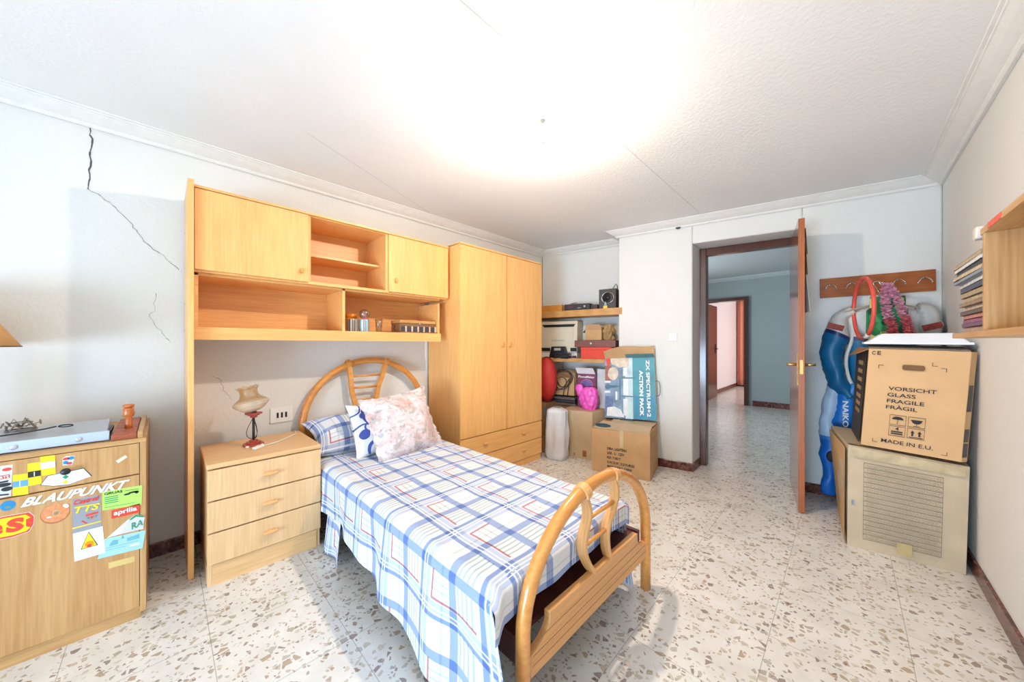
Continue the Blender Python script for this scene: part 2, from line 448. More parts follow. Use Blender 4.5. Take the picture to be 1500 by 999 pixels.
# cracks in the plaster: thin dark grooves
def crack(pts, w, par, name='plaster_crack'):
    mb = MB(); random.seed(len(pts)); P = []
    for (a, b), (c, d) in zip(pts, pts[1:]):
        for k in range(5): P.append((lerp(a, c, k/5)+random.uniform(-.005, .005), lerp(b, d, k/5)+random.uniform(-.004, .004)))
    P.append(pts[-1])
    for i in range(len(P)-1):
        (a, b), (c, d) = P[i], P[i+1]; ww = w*random.uniform(.4, 1.3)
        dx, dz = c-a, d-b; l = math.hypot(dx, dz) or 1; nx, nz = -dz/l*ww, dx/l*ww
        mb.add([(LW+.0012, a+nx, b+nz), (LW+.0012, a-nx, b-nz), (LW+.0012, c-nx, d-nz), (LW+.0012, c+nx, d+nz)], [(0, 1, 2, 3)])
    o = obj(name, mb, plain('crack_dark', (96, 90, 84), .9), par); return o
wlo = bpy.data.objects['wall_left']
crack([(-.255, 2.27), (-.253, 2.172), (-.26, 2.049), (-.264, 1.954)], .0028, wlo)
crack([(-.264, 1.954), (-.229, 1.938), (-.183, 1.899), (-.124, 1.825), (-.087, 1.761), (-.062, 1.718), (.003, 1.667), (.064, 1.6)], .0012, wlo)
crack([(-.028, 1.453), (-.036, 1.358), (-.054, 1.327), (-.01, 1.246), (.03, 1.178)], .0007, wlo)
crack([(.211, .985), (.249, .949), (.258, .889), (.301, .83)], .0007, wlo)
# ceiling seams between plaster slabs
sm = MB()
for (a, b, c, d) in ((-.93, -1.4, -.915, 3.26), (-2.6, 1.62, -2.1, .55), ):
    dx, dy = c-a, d-b; l = math.hypot(dx, dy); nx, ny = -dy/l*.0014, dx/l*.0009
    sm.add([(a+nx, b+ny, CZ-.0008), (a-nx, b-ny, CZ-.0008), (c-nx, d-ny, CZ-.0008), (c+nx, d+ny, CZ-.0008)], [(0, 1, 2, 3)])
obj('plaster_seam', sm, plain('seam_grey', (188, 186, 182), .9), bpy.data.objects['ceiling'])
# chipped hole under the crown moulding
hm = MB(); hc = bk(-.028, .018, 2.262)
hm.ext([(-.022, .004), (-.012, -.008), (.008, -.009), (.024, 0), (.02, .007), (-.01, .009)], hc, (WX, WY, 0), (0, 0, 1), (-NX, -NY, 0), .012)
obj('moulding_hole', hm, plain('hole_green', (70, 88, 82), .9), bpy.data.objects['trim_1'])

# ------------------------------------------------------------ hall beyond the door
struct('wall_hall_left', MB().prism([(-3.0, 3.4), (-2.85, 3.6), (-2.85, 7.9), (-3.0, 7.9)], 0, 2.5), HW)
struct('wall_hall_right', MB().box(1.3, 1.42, 4.0, 8.0, 0, 2.5), HW)
hb = MB()
hb.box(-3.0, -2.16, 7.9, 8.02, 0, 2.5); hb.box(-1.34, 1.42, 7.9, 8.02, 0, 2.5); hb.box(-2.16, -1.34, 7.9, 8.02, 2.10, 2.5)
struct('wall_hall_back', hb, HW)
hn = MB().prism([(-2.9, 3.48), (-1.735, 3.63), (-1.019, 3.73), (-1.019, 3.80), (-2.9, 3.70)], 0, 2.5)
hn.prism([(-.25, 3.895), (1.4, 4.0), (1.4, 4.1), (-.25, 3.93)], 0, 2.5)
hn.prism([(-1.019, 3.73), (-.25, 3.895), (-.25, 3.93), (-1.019, 3.78)], 2.102, 2.5)
struct('wall_hall_front', hn, HW)
struct('ceiling', MB().box(-3.0, 1.42, 3.62, 12, 2.5, 2.6), plain('hall_ceiling', (198, 206, 208), .9, var=.01))
struct('trim_2', sweep(MB(), [(-2.85, 7.9), (1.3, 7.9)], [(0, 2.43), (.02, 2.435), (.07, 2.48), (.08, 2.5), (0, 2.5)]), plain('hall_trim', (196, 204, 206), .6, var=.01))
struct('baseboard_hall', sweep(MB(), [(-1.28, 7.9), (1.3, 7.9)], [(0, 0), (.015, 0), (.015, .10), (0, .10)]), MARB)
# far bedroom
FWH = plain('far_wall_plaster', (232, 222, 222), .85, var=.01)
struct('wall_far_left', MB().box(-2.35, -2.22, 8.02, 11.6, 0, 2.5), FWH)
struct('wall_far_right', MB().box(.9, 1.0, 8.02, 11.6, 0, 2.5), FWH)
struct('wall_far_back', MB().box(-2.35, 1.0, 11.45, 11.6, 0, 2.5), FWH)
struct('baseboard_far', sweep(MB(), [(-2.22, 8.02), (-2.22, 11.45), (.9, 11.45)], [(0, 0), (.012, 0), (.012, .09), (0, .09)]), MARB)
# far door: frame and leaf
df = MB()
df.box(-2.17, -2.115, 7.84, 8.02, 0, 2.10); df.box(-1.405, -1.34, 7.84, 8.02, 0, 2.10); df.box(-2.1149, -1.4051, 7.841, 8.019, 2.035, 2.099)
d2 = struct('door_2', df, DARKW)
lf = struct('door_leaf', MB().box(-2.115, -2.08, 8.0, 8.76, .01, 2.03), DARKW, d2, bevel=.004)
lv = MB().box(-2.085, -2.07, 8.60, 8.64, .98, 1.18); lv.tube([(-2.08, 8.62, 1.08), (-2.04, 8.62, 1.08), (-2.03, 8.60, 1.08), (-2.03, 8.50, 1.08)], .010)
obj('door_handle', lv, BLACK, lf)
# curtain
def cur(u, v):
    x = -2.19+u*1.5; return (x, 11.34+.035*math.sin(u*75)+.012*math.sin(u*190+v*3), 2.42-v*2.38)
cu = obj('curtain', MB().grid(cur, 180, 12), plain('curtain_peach', (232, 150, 124), .8, var=.05, sheen=.3), smooth=True, solid=.003)
tag(cu, 'peach pleated full-length curtain in the far bedroom beyond the hall', 'curtain')

# ------------------------------------------------------------ near door: frame, leaf
fm = MB()
fm.hexa([(-1.019, 3.652, 0), (-.963, 3.664, 0), (-.963, 3.74, 0), (-1.019, 3.728, 0), (-1.019, 3.652, 2.10), (-.963, 3.664, 2.10), (-.963, 3.74, 2.10), (-1.019, 3.728, 2.10)])
fm.hexa([(-.306, 3.802, 0), (-.25, 3.814, 0), (-.25, 3.88, 0), (-.306, 3.87, 0), (-.306, 3.802, 2.10), (-.25, 3.814, 2.10), (-.25, 3.88, 2.10), (-.306, 3.87, 2.10)])
fm.hexa([(-.9629, 3.665, 2.03), (-.3061, 3.803, 2.03), (-.3061, 3.869, 2.03), (-.9629, 3.739, 2.03), (-.9629, 3.665, 2.099), (-.3061, 3.803, 2.099), (-.3061, 3.869, 2.099), (-.9629, 3.739, 2.099)])
d1 = struct('door_1', fm, DARKW, bevel=.004)
hx, hy = -.345, 3.772; fx, fy = -.236, 3.09
dl = math.hypot(fx-hx, fy-hy); ex, ey = (fx-hx)/dl, (fy-hy)/dl; tx, ty = -ey, ex      # tx,ty: towards the right-hand (wall) side
def lp(a, b, z): return (hx+ex*a+tx*b, hy+ey*a+ty*b, z)
def lbox(mb, a0, a1, b0, b1, z0, z1): return mb.hexa([lp(a0, b0, z0), lp(a1, b0, z0), lp(a1, b1, z0), lp(a0, b1, z0), lp(a0, b0, z1), lp(a1, b0, z1), lp(a1, b1, z1), lp(a0, b1, z1)])
leaf = struct('door_leaf', lbox(MB(), 0, dl-.004, 0, .034, .008, 2.045), DOORW, d1, bevel=.002)
obj('edge_strip', lbox(MB(), dl-.004, dl, -.0005, .0345, .008, 2.046), EDGEW, leaf)
hd = lbox(MB(), dl-.065, dl-.030, -.005, 0, .885, 1.112); lbox(hd, dl-.065, dl-.030, .034, .039, .885, 1.112)
obj('handle_plate', hd, BRASS, leaf, bevel=.002)
obj('lock_plate', lbox(MB(), dl-.001, dl+.002, .007, .027, .965, 1.065), BRASS, leaf, bevel=.001)
for sgn, b0 in ((-1, -.005), (1, .039)):
    hd = MB().tube([lp(dl-.048, b0, 1.03), lp(dl-.048, b0+sgn*.045, 1.03), lp(dl-.055, b0+sgn*.052, 1.03), lp(dl-.15, b0+sgn*.050, 1.028)], [.010, .009, .009, .008], 12)
    obj('door_handle', hd, BRASS, leaf, smooth=True)
# papers pinned to the wall side of the leaf
pm = MB()
def pap(a0, a1, z0, z1, lift):
    pm.grid(lambda u, v: lp(lerp(a0, a1, u), .036+lift*(abs(u-.5)*.6+.2)*(.3+v*.9), lerp(z1, z0, v)), 6, 8)
pap(dl-.26, dl-.03, 1.66, 1.92, .03); 
obj('pinned_paper', pm, plain('paper_tan', (206, 170, 124), .8), leaf, solid=.001)['label'] = 'curled tan paper'
pm = MB(); pap(dl-.24, dl-.02, 1.40, 1.66, .05)
obj('pinned_paper', pm, plain('paper_white', (226, 222, 210), .8), leaf, solid=.001)['label'] = 'curled white paper'
pm = MB(); pap(dl-.20, dl-.01, 1.80, 1.98, .022)
obj('pinned_paper', pm, plain('paper_brown', (96, 58, 40), .8), leaf, solid=.001)['label'] = 'dark brown paper'

# light switch
t = thing('light_switch', 'cream square light switch on the back wall left of the doorway', 'light switch', bk(-.073, 0, 1.241), WA)
obj('cover_plate', MB().box(-.036, .036, -.009, 0, -.038, .038), WHITE, t, bevel=.004)
obj('rocker', MB().box(-.016, .016, -.014, -.008, -.02, .02), WHITE, t, bevel=.003)

# ------------------------------------------------------------ bulb
bl = thing('light_bulb', 'bare glowing bulb hanging on a short cord from the ceiling', 'light bulb', (-1.115, 1.365, CZ))
obj('ceiling_rose', MB().lathe([(.006, -.012), (.010, -.010), (.013, -.001)], n=18), plain('rose_grey', (150, 146, 138), .6), bl, smooth=True)
obj('cord', MB().tube([(0, 0, -.01), (.002, .001, -.06), (0, 0, -.09)], .0022, 6), plain('cord_grey', (170, 166, 158), .6), bl)
obj('bulb_holder', MB().lathe([(.010, -.085), (.015, -.088), (.016, -.118), (.013, -.122)][::-1], n=16), WHITE, bl, smooth=True)
EM = m_emit('bulb_glow', (255, 238, 220), 2700)
obj('bulb_shade_collar', MB().lathe([(.029, -.152), (.029, -.148), (.022, -.130), (.014, -.120)], n=28), WHITE, bl, smooth=True)  # opaque collar, added to cut the bulb's upward light on the ceiling
obj('bulb', MB().lathe([(.002, -.182), (.014, -.179), (.024, -.171), (.029, -.160), (.030, -.152), (.004, -.151)], n=28), EM, bl, smooth=True)

# ------------------------------------------------------------ sideboard with stickers (left edge)
FX = -2.156
cab = thing('sideboard', 'oak-veneer cabinet plastered with stickers at the left edge', 'cabinet', (0, 0, 0))
cb = MB()
cb.box(LW+.005, FX-.018, -.95, -.07, .06, .745)
cb.box(LW+.005, FX-.03, -.94, -.075, 0, .06)
obj('carcass', cb, OAK, cab, bevel=.001)
obj('side_panel', MB().box(LW+.005, FX-.001, -.069, -.051, .028, .752), OAK, cab, bevel=.001)
obj('plinth', MB().box(FX-.03, FX-.012, -.94, -.066, 0, .05), OAKY, cab)
obj('top', MB().box(LW+.005, FX-.001, -.95, -.05, .752, .77), OAKY, cab, bevel=.002)
dr = obj('drawer', MB().box(FX-.018, FX, -.50, -.0705, .621, .750), OAK, cab, bevel=.0015)
dr2 = obj('drawer', MB().box(FX-.018, FX, -.94, -.504, .621, .750), OAK, cab, bevel=.0015)
door = obj('door', MB().box(FX-.018, FX, -.50, -.0705, .052, .616), OAK, cab, bevel=.0015)
door2 = obj('door', MB().box(FX-.018, FX, -.94, -.504, .052, .616), OAK, cab, bevel=.0015)
kn = obj('knob', MB().lathe([(.004, 0), (.005, .012), (.011, .014), (.013, .02), (.009, .026), (.002, .027)], (FX, -.261, .684), 20, (1, 0, 0)), BLACK, dr, smooth=True)
obj('knob', MB().lathe([(.004, 0), (.005, .012), (.011, .014), (.013, .02), (.009, .026), (.002, .027)], (FX, -.70, .684), 20, (1, 0, 0)), BLACK, dr2, smooth=True)
def pcol(name, c, r=.35): return plain(name, c, r, var=0)
YEL = pcol('sticker_yellow', (244, 212, 30)); SKY = pcol('sticker_sky', (96, 160, 214)); SBL = pcol('sticker_black', (38, 38, 40)); SWH = pcol('sticker_white', (232, 234, 234))
SRED = pcol('sticker_red', (218, 68, 48)); SORG = pcol('sticker_orange', (236, 148, 30)); SGRN = pcol('sticker_green', (44, 146, 106)); LIME = pcol('sticker_lime', (176, 232, 104))
SGRY = pcol('sticker_grey', (148, 150, 158)); SCY = pcol('sticker_cyan', (160, 208, 214)); SBLU = pcol('sticker_blue', (40, 132, 184)); DON = plain('donut_print', (222, 146, 96), .4, var=.12, vs=90)
TAPE = plain('old_tape', (214, 188, 120), .4, var=.04); DSKY = pcol('sticker_teal', (110, 176, 190)); SLG = pcol('sticker_pale', (206, 208, 214))
def sx(y): return FX
def flat(mb, pts, lay): mb.add([(FX+.0005*(lay+1), y, z) for y, z in pts], [tuple(range(len(pts)))])
def ell(cy, cz, ry, rz, n=28, rot=0):
    return [(cy+ry*math.cos(a)*math.cos(rot)-rz*math.sin(a)*math.sin(rot), cz+ry*math.cos(a)*math.sin(rot)+rz*math.sin(a)*math.cos(rot)) for a in (2*PI*i/n for i in range(n))]
def sticker(par, pieces, label):
    """pieces: list of (material, polygons, layer); the first is the base sheet, the rest its printing"""
    base = None
    out = []
    for k, (m, polys, lay) in enumerate(pieces):
        out += [(m, [p], lay) for p in polys] if k else [(m, polys, lay)]
    for m, polys, lay in out:
        mb = MB()
        for p in polys: flat(mb, p, lay)
        o = obj('sticker' if base is None else 'print', mb, m, base or par)
        if base is None: base = o; o['label'] = label
    return base
def tq(pts): return [(FX+.0022, y, z) for y, z in pts]
sticker(dr, [(SLG, [[(-.46, .737), (-.380, .737), (-.384, .624), (-.46, .626)]], 0),
             (SRED, [[(-.43, .703), (-.386, .703), (-.386, .690), (-.43, .688)], ell(-.392, .722, .010, .006)], 1),
             (SBL, [ell(-.40, .668, .017, .007), ell(-.392, .652, .012, .008), [(-.43, .640), (-.388, .634), (-.388, .629), (-.43, .634)], [(-.43, .68), (-.388, .683), (-.39, .677), (-.43, .674)]], 2)], 'racing sheet in black, red and grey')
lettering('SPORTS', tq([(-.428, .691), (-.388, .691), (-.388, .701), (-.428, .700)]), SWH, dr)
sticker(dr, [(YEL, [[(-.380, .698), (-.348, .696), (-.347, .619), (-.380, .622)], [(-.349, .732), (-.321, .732), (-.318, .650), (-.348, .648)], [(-.322, .751), (-.288, .750), (-.286, .677), (-.318, .678)]], 1),
             (SKY, [[(-.380, .674), (-.348, .674), (-.348, .651), (-.380, .652)]], 2), (SBL, [[(-.348, .701), (-.320, .701), (-.320, .680), (-.348, .679)]], 2),
             (SWH, [[(-.321, .728), (-.287, .728), (-.287, .704), (-.320, .704)], [(-.366, .673), (-.364, .673), (-.364, .653), (-.366, .653)], [(-.335, .698), (-.333, .698), (-.333, .682), (-.335, .682)]], 3)], 'stepped yellow squares with blue, black and white bars')
sticker(dr, [(SLG, [[(-.271, .733), (-.262, .739), (-.240, .735), (-.243, .722), (-.247, .703), (-.270, .704)]], 0),
             (SRED, [ell(-.262, .729, .008, .005), ell(-.254, .710, .007, .005)], 1), (SBLU, [ell(-.250, .729, .008, .006), ell(-.263, .715, .006, .006)], 1)], 'small red and blue sticker')
sticker(dr, [(SBL, [[(-.322, .644), (-.305, .676), (-.219, .683), (-.198, .646), (-.255, .626), (-.292, .631)]], 0),
             (SWH, [[(-.3195, .645), (-.304, .674), (-.220, .681), (-.201, .645), (-.255, .628), (-.292, .633)]], 1),
             (SGRN, [[(-.271, .660), (-.263, .667), (-.255, .659), (-.263, .651)]], 2), (YEL, [[(-.270, .640), (-.263, .648), (-.256, .640), (-.263, .632)]], 2),
             (SLG, [[(-.312, .656), (-.280, .660), (-.280, .658), (-.312, .654)], [(-.312, .650), (-.280, .653), (-.280, .651), (-.312, .648)], [(-.245, .668), (-.215, .670), (-.215, .668), (-.245, .666)]], 2)], 'white fan-shaped label with green and yellow diamonds')
sticker(dr, [(plain('tape_white', (222, 206, 186), .4), [[(-.137, .690), (-.110, .709), (-.104, .698), (-.130, .679)]], 0)], 'torn strip of pale tape')
# door stickers
lettering('BLAUPUNKT', tq([(-.364, .575), (-.106, .570), (-.097, .604), (-.356, .607)]), SWH, door, bold=.035, shear=.25)
sticker(door, [(SBLU, [ell(-.390, .591, .0165, .018)], 0), (plain('faded_gold', (120, 140, 110), .5), [ell(-.390, .586, .007, .004)], 1)], 'blue oval sticker')
so = [(-.46, .545), (-.40, .556), (-.345, .553), (-.334, .535), (-.335, .505), (-.345, .480), (-.38, .473), (-.46, .478)]
si = [(lerp(-.40, y, .93), lerp(.515, z, .90)) for y, z in so]
sticker(door, [(SWH, [so], 0), (SRED, [[(lerp(-.40, y, .98), lerp(.515, z, .965)) for y, z in so]], 1), (YEL, [[(-.46, .536), (-.40, .549), (-.353, .546), (-.342, .532), (-.352, .528), (-.352, .502), (-.342, .496), (-.352, .485), (-.38, .481), (-.46, .486)]], 2)], 'yellow and red shield sticker with a letter S')
lettering('S', [(FX+.003, y, z) for y, z in [(-.395, .492), (-.358, .492), (-.355, .541), (-.392, .541)]], SRED, door, bold=.06)
lettering('e', [(FX+.003, y, z) for y, z in [(-.425, .494), (-.401, .494), (-.400, .530), (-.424, .530)]], SRED, door, bold=.06)
sticker(door, [(plain('donut_edge', (176, 104, 70), .5), [ell(-.287, .5265, .0345, .0375, rot=.15)], 0), (DON, [ell(-.287, .529, .033, .035, rot=.15)], 1), (plain('donut_hole', (206, 170, 130), .5), [ell(-.285, .529, .009, .011)], 2), (plain('donut_inner', (170, 132, 96), .5), [ell(-.285, .527, .006, .007)], 3),
               (SWH, [ell(-.262, .548, .006, .009, rot=.6), ell(-.301, .517, .006, .003)], 3)], 'ring doughnut sticker with a bite taken')
sticker(door, [(SGRY, [[(-.248, .567), (-.177, .565), (-.174, .433), (-.246, .431)]], 0), (YEL, [[(-.247, .456), (-.175, .458), (-.175, .454), (-.247, .451)]], 1),
               (SRED, [[(-.214, .497), (-.182, .499), (-.182, .491), (-.214, .488)], [(-.205, .484), (-.192, .486), (-.198, .474)], [(-.226, .474), (-.222, .476), (-.209, .461), (-.213, .459)]], 1), (SGRN, [[(-.213, .484), (-.206, .484), (-.205, .475)], [(-.19, .484), (-.183, .486), (-.19, .476)]], 1)], 'grey motor-oil sticker with red and yellow lettering')
lettering('Castrol', tq([(-.244, .543), (-.181, .544), (-.180, .564), (-.243, .562)]), SRED, door, bold=.03, shear=.2)
lettering('TTS', tq([(-.244, .509), (-.180, .508), (-.177, .532), (-.242, .536)]), YEL, door, bold=.03, shear=.2)
sticker(door, [(SWH, [[(-.246, .433), (-.171, .434), (-.164, .324), (-.242, .322)]], 1), (SBL, [[(-.2265, .3625), (-.183, .3635), (-.207, .4265)]], 2), (YEL, [[(-.224, .3645), (-.186, .3655), (-.207, .423)]], 3), (SORG, [ell(-.205, .377, .012, .012, 12)], 4), (SRED, [ell(-.205, .371, .006, .006, 10)], 5),
               (SLG, [[(-.238, z), (-.175, z+.001), (-.175, z-.0012), (-.238, z-.0022)] for z in (.356, .350, .344, .338)], 2)], 'white sticker with an orange fire triangle')
sticker(door, [(LIME, [[(-.172, .574), (-.062, .568), (-.064, .486), (-.172, .498)]], 0),
               (SBL, [ell(-.088, .547, .014, .004), ell(-.105, .543, .010, .004), ell(-.078, .544, .006, .006), [(-.112, .560), (-.072, .557), (-.072, .555), (-.112, .558)]], 1),
               (SGRN, [[(-.166, z), (-.130, z-.0015), (-.130, z-.005), (-.166, z-.0035)] for z in (.549, .541, .533, .525)]+[[(-.166, .508), (-.08, .502), (-.08, .500), (-.166, .506)]], 1)], 'lime green sticker with small black print')
lettering('GRUAS', tq([(-.167, .558), (-.118, .555), (-.118, .566), (-.167, .568)]), SBL, door)
sticker(door, [(SRED, [[(-.148, .489), (-.069, .492), (-.070, .454), (-.148, .455)]], 0)], 'small red rectangular sticker')
lettering('aprilia', tq([(-.142, .461), (-.077, .461), (-.077, .486), (-.142, .486)]), SWH, door, bold=.03)
sticker(door, [(SLG, [[(-.160, .382), (-.106, .433), (-.082, .450), (-.055, .435), (-.059, .380), (-.123, .383)]], 2), (SWH, [[(-.160, .382), (-.106, .433), (-.098, .438), (-.123, .384)]], 3), (SGRN, [[(-.100, .434), (-.082, .449), (-.056, .435), (-.056, .429), (-.08, .440), (-.094, .431)]], 3)], 'peeling triangular sticker with green letters')
lettering('RA', [(FX+.003, y, z) for y, z in [(-.092, .390), (-.060, .398), (-.058, .424), (-.093, .418)]], SGRN, door, bold=.02)
sticker(door, [(SCY, [[(-.166, .380), (-.052, .372), (-.061, .298), (-.185, .306)]], 0), (DSKY, [[(-.150, .358), (-.142, .366), (-.130, .362), (-.130, .345), (-.155, .345)], [(-.122, .362), (-.118, .378), (-.112, .362)], [(-.105, .36), (-.07, .363), (-.07, .345), (-.105, .345)], [(-.163, .341), (-.072, .337), (-.072, .335), (-.163, .339)], [(-.163, .332), (-.11, .329), (-.11, .327), (-.163, .330)]], 1),
               (SWH, [[(-.098, .328), (-.070, .326), (-.070, .318), (-.098, .320)]], 1)], 'pale blue postcard with a faint townscape')
sticker(door, [(TAPE, [[(-.156, .278), (-.084, .274), (-.085, .251), (-.155, .254)]], 0)], 'strip of yellowed tape')

# on the sideboard: player, tiled box, pepper mill, filigree piece, table lamp
dv = thing('disc_player', 'flat silver disc player lying on the sticker-covered cabinet', 'disc player', (0, 0, 0))
obj('case', MB().hexa([(-2.46, -.565, .780), (-2.20, -.565, .780), (-2.20, -.161, .780), (-2.46, -.170, .780), (-2.455, -.565, .826), (-2.205, -.565, .812), (-2.205, -.163, .812), (-2.455, -.172, .826)]), SILVER, dv, bevel=.003)
obj('front_panel', MB().box(-2.20, -2.192, -.565, -.156, .774, .813), plain('silver_front', (190, 206, 224), .3, .3, var=.01), dv, bevel=.002)
for x in (-2.42, -2.24):
    for y in (-.53, -.20): obj('foot', MB().lathe([(.012, .770), (.012, .782)], (x, y, 0), 14), BLACK, dv)
for y in (-.385, -.235):
    obj('button', MB().lathe([(.009, 0), (.009, .002), (.006, .003)], (-2.192, y, .792), 20, (1, 0, 0)), SILVER, dv, smooth=True)
obj('side_vent', MB().box(-2.42, -2.24, -.172, -.158, .785, .80), BLACK, dv)
t = thing('wooden_box', 'reddish grooved wooden box on the cabinet end under the turned pepper mill', 'box', (0, 0, 0))
TERRA = wood('terracotta_wood', (176, 98, 66), (142, 72, 48), 'X', .5)
obj('body', MB().box(-2.62, -2.178, -.150, -.078, .770, .792), TERRA, t, bevel=.002)
sl = MB()
for i in range(6): sl.box(-2.61+i*.072, -2.545+i*.072, -.148, -.080, .790, .797)
obj('lid', sl, TERRA, t, bevel=.0015)
obj('edge_strip', MB().box(-2.66, -2.17, -.076, -.060, .770, .799), OAKY, t, bevel=.001)
t = thing('pepper_mill', 'orange-brown turned wooden pepper mill standing on the grooved box', 'pepper mill', (-2.30, -.108, .797))
MILL = wood('mill_wood', (206, 122, 62), (166, 84, 36), 'Z', .3)
obj('body', MB().lathe([(.013, 0), (.012, .02), (.0095, .038), (.011, .048), (.0175, .056), (.0195, .066), (.016, .075), (.0175, .080), (.0185, .086), (.012, .092)], n=24), MILL, t, smooth=True)
obj('cap', MB().lathe([(.012, .0925), (.017, .094), (.0185, .099), (.0185, .104), (.015, .107), (.004, .108)], n=24), MILL, t, smooth=True)
t = thing('filigree_ornament', 'tarnished wire filigree ornament lying on the silver player', 'ornament', (-2.38, -.40, .824), 0)
fl = MB(); random.seed(3)
for i in range(11):
    a = 2*PI*i/11; r = .030+.008*(i % 2); c = (r*math.cos(a), r*math.sin(a)*1.2, .012+.016*(i % 2))
    fl.tube([(c[0]+.009*math.cos(b), c[1]+.009*math.sin(b)*math.cos(a), c[2]+.009*math.sin(b)) for b in (2*PI*k/8 for k in range(8))], .0018, 5, closed=True)
    fl.tube([(0, 0, .015), (c[0]*.5, c[1]*.5, .02+.014*(i % 3)), c], .0016, 5)
fl.tube([(.032*math.cos(a), .038*math.sin(a), .003) for a in (2*PI*k/16 for k in range(16))], .003, 5, closed=True)
fl.tube([(.02*math.cos(a), .024*math.sin(a), .033) for a in (2*PI*k/14 for k in range(14))], .002, 5, closed=True)
obj('wirework', fl, plain('tarnished_metal', (140, 130, 118), .45, .6, var=.15), t, smooth=True)
t = thing('spectacles', 'thin black spectacles with one folded loop, resting on the silver player', 'spectacles', (-2.30, -.36, .822), 0)
obj('frame', MB().tube([(.03, -.10, .003), (.02, -.03, .006), (0, .03, .010), (-.01, .055, .014)], .0028, 6), BLACKM, t)
obj('lens_rim', MB().tube([(-.015+.012*math.cos(a), .078+.018*math.sin(a), .012+.006*math.cos(a)) for a in (2*PI*k/18 for k in range(18))], .0026, 6, closed=True), BLACKM, t)
t = thing('table_lamp', 'table lamp with a tan cone shade cut off by the left edge', 'lamp', (-2.50, -.648, .77))
obj('base', MB().lathe([(.07, 0), (.07, .012), (.03, .03), (.02, .10), (.028, .2), (.02, .30), (.012, .36)], n=24), plain('lamp_ceramic', (150, 96, 66), .3), t, smooth=True)
obj('lamp_shade', MB().lathe([(.225, .395), (.11, .60)], n=40, cap=False), plain('tan_shade', (208, 162, 106), .8), t, smooth=True, solid=.002)
obj('shade_rim', MB().tube([(.226*math.cos(a), .226*math.sin(a), .393) for a in (2*PI*k/40 for k in range(40))], .0028, 6, closed=True), plain('rim_dark', (84, 70, 60), .6), t)

# ------------------------------------------------------------ chest of drawers
t = thing('nightstand', 'pale three-drawer wooden nightstand between the tall side panel and the bed', 'nightstand', (0, 0, 0))
c = MB(); X0, X1, Y0, Y1 = -2.62, -2.198, .149, .640
c.box(X0, X1, Y0, Y0+.018, 0, .567); c.box(X0, X1, Y1-.018, Y1, 0, .567); c.box(X0, X0+.01, Y0, Y1, .02, .567); c.box(X0, X1-.02, Y0, Y1, .09, .106); c.box(X0, X1-.03, Y0+.018, Y1-.018, .3, .56)
obj('carcass', c, PALE, t, bevel=.001)
obj('top', MB().box(X0-.02, X1+.016, Y0-.004, Y1+.003, .568, .592), PALEY, t, bevel=.005)
obj('plinth', MB().box(X1-.012, X1+.004, Y0+.018, Y1-.018, 0, .100), PALEY, t)
for z0, z1 in ((.107, .256), (.262, .410), (.416, .563)):
    d = obj('drawer', MB().box(X1, X1+.018, Y0-.001, Y1+.001, z0, z1), PALE, t, bevel=.003)
    zc = lerp(z0, z1, .52)
    obj('handle', MB().lathe([(.003, -.034), (.008, -.030), (.010, 0), (.008, .030), (.003, .034)], (X1+.034, .397, zc), 12, (0, 1, 0)).box(X1+.018, X1+.03, .385, .409, zc-.006, zc+.006), plain('handle_beech', (226, 172, 112), .4), d, smooth=False, bevel=.001)

# glass lamp on it
t = thing('oil_style_lamp', 'bedside lamp with tilted amber glass shade on red base', 'lamp', (-2.44, .365, .592), .35)
REDW = plain('lamp_red_wood', (168, 72, 58), .35, var=.05)
bs = MB(); bs.prism(ell(0, 0, .052, .052, 8), 0, .012); bs.prism(ell(0, 0, .038, .038, 8), .012, .022); bs.prism(ell(0, 0, .022, .022, 8), .022, .032)
obj('base', bs, REDW, t, bevel=.002)
obj('stem', MB().tube([(0, 0, .03), (0, 0, .165)], .0065, 12), BLACKM, t, smooth=True)
for a in (0, 2.1, 4.2):
    ca, sa = math.cos(a), math.sin(a)
    obj('wire_scroll', MB().tube([(r*ca, r*sa, z) for r, z in ((.007, .150), (.014, .130), (.026, .105), (.033, .075), (.030, .055), (.018, .042), (.007, .040))], .0018, 6), BLACKM, t, smooth=True)
cp = MB(); cp.prism(ell(0, 0, .018, .018, 8), .160, .172); cp.prism(ell(0, 0, .030, .030, 8), .172, .180); cp.prism(ell(0, 0, .044, .044, 8), .180, .187)
obj('cup', cp, REDW, t, bevel=.0015)
obj('bulb_holder', MB().tube([(0, 0, .187), (.003, 0, .225), (.008, 0, .25)], [.014, .013, .012], 14), plain('holder_grey', (96, 104, 108), .5), t, smooth=True)
def shd(u, v):
    a = 2*PI*u
    pr = [(.030, 0), (.055, .012), (.080, .034), (.088, .048), (.074, .064), (.050, .082), (.041, .102), (.043, .122), (.056, .142)]
    k = v*(len(pr)-1); i = min(int(k), len(pr)-2); f = k-i
    r = lerp(pr[i][0], pr[i+1][0], f); z = lerp(pr[i][1], pr[i+1][1], f)
    if v > .85: z += .008*math.sin(6*a)*(v-.85)/.15; r *= 1+.06*math.sin(6*a)*(v-.85)/.15
    return (r*math.cos(a), r*math.sin(a), z)
sh = obj('glass_shade', MB().grid(shd, 60, 40), m_glass('amber_glass', (240, 224, 192), .25, .05, (240, 228, 206), .045), t, smooth=True)
sh.location = (.002, -.004, .196); sh.rotation_euler = (.10, -.20, 0); sh['label'] = 'amber glass shade with a milky lower half'
for a in (.4, 2.0, 3.6, 5.2): obj('foot', MB().ball((.05*math.cos(a), .05*math.sin(a), .003), .010, 6, (1.2, 1, .6)), WHITE, t, smooth=True)
